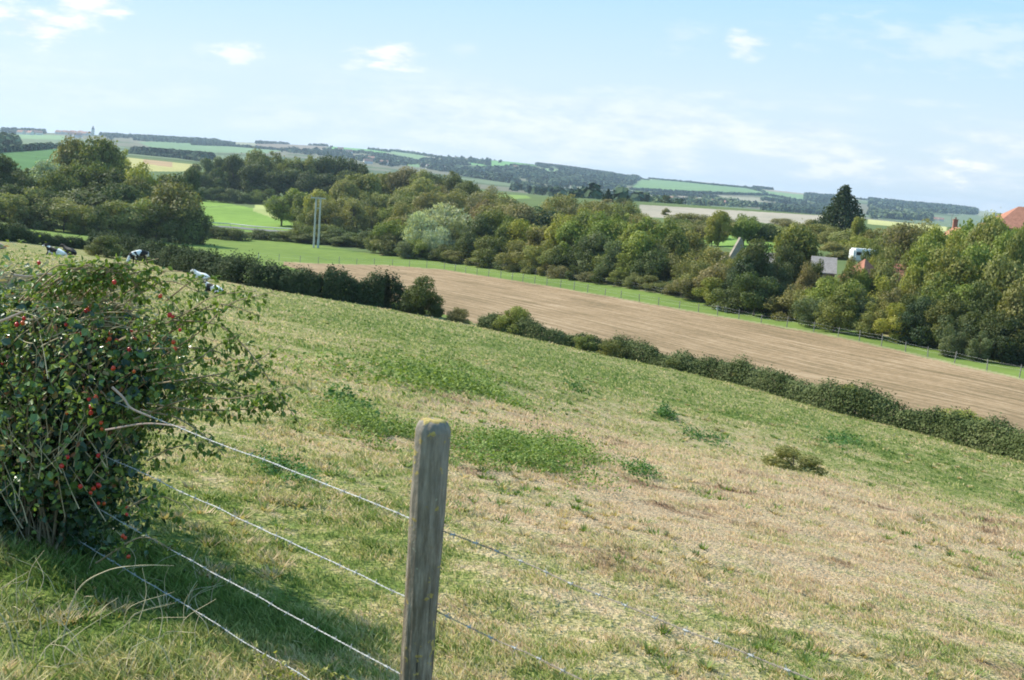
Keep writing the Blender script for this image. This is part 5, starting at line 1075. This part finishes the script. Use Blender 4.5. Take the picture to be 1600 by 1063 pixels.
# ------------------------------------------------------------------ far woods, hedgerows and villages
ICO = None
def blob_mass(name, C, sz, color, label, cat, group=None, kind='stuff', flat=.85):
    """many small trees as rough clumps of leaf faces"""
    k = 14; n = len(C)
    d = sph(n*k); d[:, 2] = np.abs(d[:, 2])*1.1; rep = np.repeat(C, k, 0); s = np.repeat(sz, k)
    pos = rep+d*s[:, None]*np.array([.5, .5, flat*.75])*rng.uniform(.7, 1.1, (n*k, 1)); pos[:, 2] += s*.12
    V, f, vv = quads_leaf(pos, d+rng.normal(0, .25, d.shape), s*.62, .9, np.clip(np.repeat(rng.uniform(.05, .95, n), k)+rng.normal(0, .15, n*k), 0, 1))  # wide tone spread per tree stands in for sunlit contrast
    o = mesh(name, V-C[0], f, FAR, attrs={'v': vv}); o.location = C[0]; o.color = (*color, 1); tag(o, label, cat, group, kind)
def wood(poly, y0, y1, sz, color, label, dens=1.0, cap=5200):
    poly = np.array(poly, float); a0, a1 = (poly[:, 0].min()-800)/F-.03, (poly[:, 0].max()-800)/F+.03
    n = int(110000*dens); Y = np.sqrt(rng.uniform(y0**2, y1**2, n)); X = rng.uniform(a0, a1, n)*Y; Z = H(X, Y); px, py = proj(X, Y, Z)
    m = inpoly(px, py, poly); m &= fbm(X/70, Y/160, 41, 3) > .43
    C = np.stack([X, Y, Z], 1)[m][:cap]
    if len(C) == 0: print('EMPTY wood', label); return
    blob_mass('woodland', C, sz*rng.uniform(.5, 1.35, len(C)), color, label, 'woodland')
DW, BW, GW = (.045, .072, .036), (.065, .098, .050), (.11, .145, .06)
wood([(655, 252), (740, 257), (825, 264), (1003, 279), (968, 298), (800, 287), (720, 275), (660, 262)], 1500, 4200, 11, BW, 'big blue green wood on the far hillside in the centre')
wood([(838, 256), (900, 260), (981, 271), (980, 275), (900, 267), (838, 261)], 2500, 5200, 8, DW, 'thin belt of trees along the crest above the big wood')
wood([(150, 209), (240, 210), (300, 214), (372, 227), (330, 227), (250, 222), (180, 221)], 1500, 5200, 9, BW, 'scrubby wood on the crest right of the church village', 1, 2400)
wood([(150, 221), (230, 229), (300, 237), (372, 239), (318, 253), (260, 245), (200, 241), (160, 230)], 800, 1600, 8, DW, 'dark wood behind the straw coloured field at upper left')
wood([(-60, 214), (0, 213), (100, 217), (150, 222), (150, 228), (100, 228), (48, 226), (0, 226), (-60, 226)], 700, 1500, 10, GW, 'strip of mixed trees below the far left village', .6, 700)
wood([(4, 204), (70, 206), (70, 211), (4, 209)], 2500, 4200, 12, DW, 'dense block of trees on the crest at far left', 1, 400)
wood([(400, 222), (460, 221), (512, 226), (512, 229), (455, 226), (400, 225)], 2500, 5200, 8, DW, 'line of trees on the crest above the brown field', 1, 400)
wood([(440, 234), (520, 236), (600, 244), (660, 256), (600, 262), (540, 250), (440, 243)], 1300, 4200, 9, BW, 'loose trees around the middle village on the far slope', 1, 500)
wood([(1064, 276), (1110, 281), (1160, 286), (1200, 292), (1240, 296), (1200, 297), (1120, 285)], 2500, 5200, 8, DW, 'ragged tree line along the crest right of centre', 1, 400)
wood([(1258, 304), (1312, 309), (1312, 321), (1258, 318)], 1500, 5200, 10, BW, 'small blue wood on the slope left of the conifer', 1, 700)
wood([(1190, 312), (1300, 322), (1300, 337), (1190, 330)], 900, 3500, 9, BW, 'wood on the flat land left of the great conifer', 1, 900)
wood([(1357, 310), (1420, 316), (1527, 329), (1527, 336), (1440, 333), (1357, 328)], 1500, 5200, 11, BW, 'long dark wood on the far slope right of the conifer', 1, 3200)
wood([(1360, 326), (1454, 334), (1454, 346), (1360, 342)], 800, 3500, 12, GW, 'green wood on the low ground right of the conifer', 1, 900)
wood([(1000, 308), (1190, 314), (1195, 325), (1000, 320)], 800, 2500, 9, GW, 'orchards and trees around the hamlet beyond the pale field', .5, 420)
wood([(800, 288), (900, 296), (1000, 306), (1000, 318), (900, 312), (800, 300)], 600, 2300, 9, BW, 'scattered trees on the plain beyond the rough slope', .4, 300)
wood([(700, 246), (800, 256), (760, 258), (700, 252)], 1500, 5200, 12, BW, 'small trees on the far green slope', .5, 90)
def hedgerow(pts, sz, label, ymin):
    C = []
    for (a, b), (c, d) in zip(pts[:-1], pts[1:]):
        n = max(2, int(abs(c-a)/1.0))
        for u in np.linspace(0, 1, n, endpoint=False):
            for dy in range(0, 14, 2):
                q = G(a+(c-a)*u, b+(d-b)*u+dy, ymin)
                if q[1] < 5600: C.append(q); break
    if not C: print('EMPTY hedgerow', label); return
    C = np.array(C); blob_mass('hedgerow', C, sz*rng.uniform(.7, 1.2, len(C)), BW, label, 'hedgerow', 'hedgerows between the far fields', None)
for pts, sz, lb, ym in [
 ([(-40, 243), (0, 238), (50, 235), (98, 231)], 6, 'dark hedgerow above the deep green field at left', 500),
 ([(200, 240), (260, 246), (310, 250)], 5, 'hedgerow along the top of the straw coloured field', 500),
 ([(300, 227), (360, 229), (420, 234), (470, 238)], 8, 'hedgerow under the pale fields left of the brown field', 1200),
 ([(519, 226), (515, 236)], 8, 'short hedgerow between the brown and green hill fields', 1200),
 ([(576, 232), (640, 240), (700, 249), (760, 258)], 9, 'hedgerow slanting across the green hill slope', 1200),
 ([(560, 238), (610, 246), (660, 256)], 9, 'hedgerow below the bright hill field', 1200),
 ([(985, 297), (1060, 302), (1120, 304), (1200, 306), (1258, 317)], 8, 'long hedgerow under the green hill fields at centre right', 1200),
 ([(1003, 279), (1060, 284), (1120, 290), (1165, 294)], 7, 'hedgerow on top of the green hill field', 1200),
 ([(1165, 294), (1190, 300), (1200, 306)], 9, 'short hedgerow closing the green hill field', 1200),
 ([(975, 304), (1060, 306), (1120, 310)], 8, 'hedgerow across the brown plain', 800),
 ([(1258, 300), (1320, 308), (1384, 314)], 8, 'hedgerow above the small blue wood', 1200),
 ([(735, 258), (735, 249)], 8, 'short hedgerow at the end of the central green field', 1200)]:
    hedgerow(pts, sz, lb, ym)
for o in bpy.data.objects:
    if str(o.get('label', '')).startswith('short hedgerow closing'): o['kind'] = 'stuff'
HW = plain('far_wall', (.66, .60, .52), .9, .1, .2); HR = plain('far_roof', (.40, .21, .15), .9, .2, .2)
def village(pts, ymin, w_, group, place):
    for k, (px, py) in enumerate(sorted(pts)):
        q = G(px, py, ymin)
        if q[1] > 5600: q = ground_at(px, py, 3400)
        house('house', q, w_*random.uniform(.9, 1.4), w_*.7, w_*.38, w_*.34, random.uniform(-.6, .6), HW, HR, f"tiny far house, {ORD[k]} from the left {place}", win=False, group=group)
village([(32, 210), (40, 210), (47, 211), (54, 210), (61, 211), (92, 210), (102, 210), (108, 211), (114, 210), (120, 212), (126, 210), (132, 212), (113, 214), (121, 215), (138, 212)], 2600, 15, 'houses of the church village', 'in the crest village')
village([(532, 236), (545, 240), (580, 251), (600, 258), (575, 256), (664, 262), (672, 264), (690, 266), (806, 265)], 1400, 14, 'houses on the far slope', 'on the far slope')
village([(1048, 314), (1060, 315), (1072, 315), (1085, 316), (1112, 318), (1122, 320), (1130, 320), (1460, 345), (1470, 346)], 900, 11, 'houses of the plain hamlet', 'on the plain')
q = ground_at(145, 211, 3400); ch = empty('church', tuple(q)); tag(ch, 'tiny church tower with pointed spire on the far left crest', 'church')
mb = MB(); mb.box((0, 0, 8), (7, 7, 17)); mb.build('tower', HW, ch); mb = MB(); mb.tube([(0, 0, 16.5), (0, 0, 28)], [5, .2], 4); mb.build('spire', BW and plain('slate', (.10, .10, .12), .8, .1, .2), ch); mb = MB(); mb.box((-11, 0, 4), (16, 8, 9)); mb.build('nave', HW, ch)

# ------------------------------------------------------------------ haze
hm, t = newmat('haze_air'); pv = t.new('ShaderNodeVolumePrincipled', {'Color': (.66, .82, 1.0, 1), 'Density': .00009, 'Anisotropy': .3}); o_ = t.n.new('ShaderNodeOutputMaterial'); t.l.new(pv.outputs[0], o_.inputs['Volume'])
mb = MB(); zlo, zhi = -125.0, 125.0; mb.add([(-11800, -80, zlo), (11800, -80, zlo), (11800, 9200, zlo), (-11800, 9200, zlo), (-11800, -80, zhi), (11800, -80, zhi), (11800, 9200, zhi), (-11800, 9200, zhi)],
    [[0, 3, 2, 1], [4, 5, 6, 7], [0, 1, 5, 4], [1, 2, 6, 5], [2, 3, 7, 6], [3, 0, 4, 7]])
hz = mb.build('haze', hm); tag(hz, kind='stuff', label='thin pale haze fading the far hills', cat='haze')
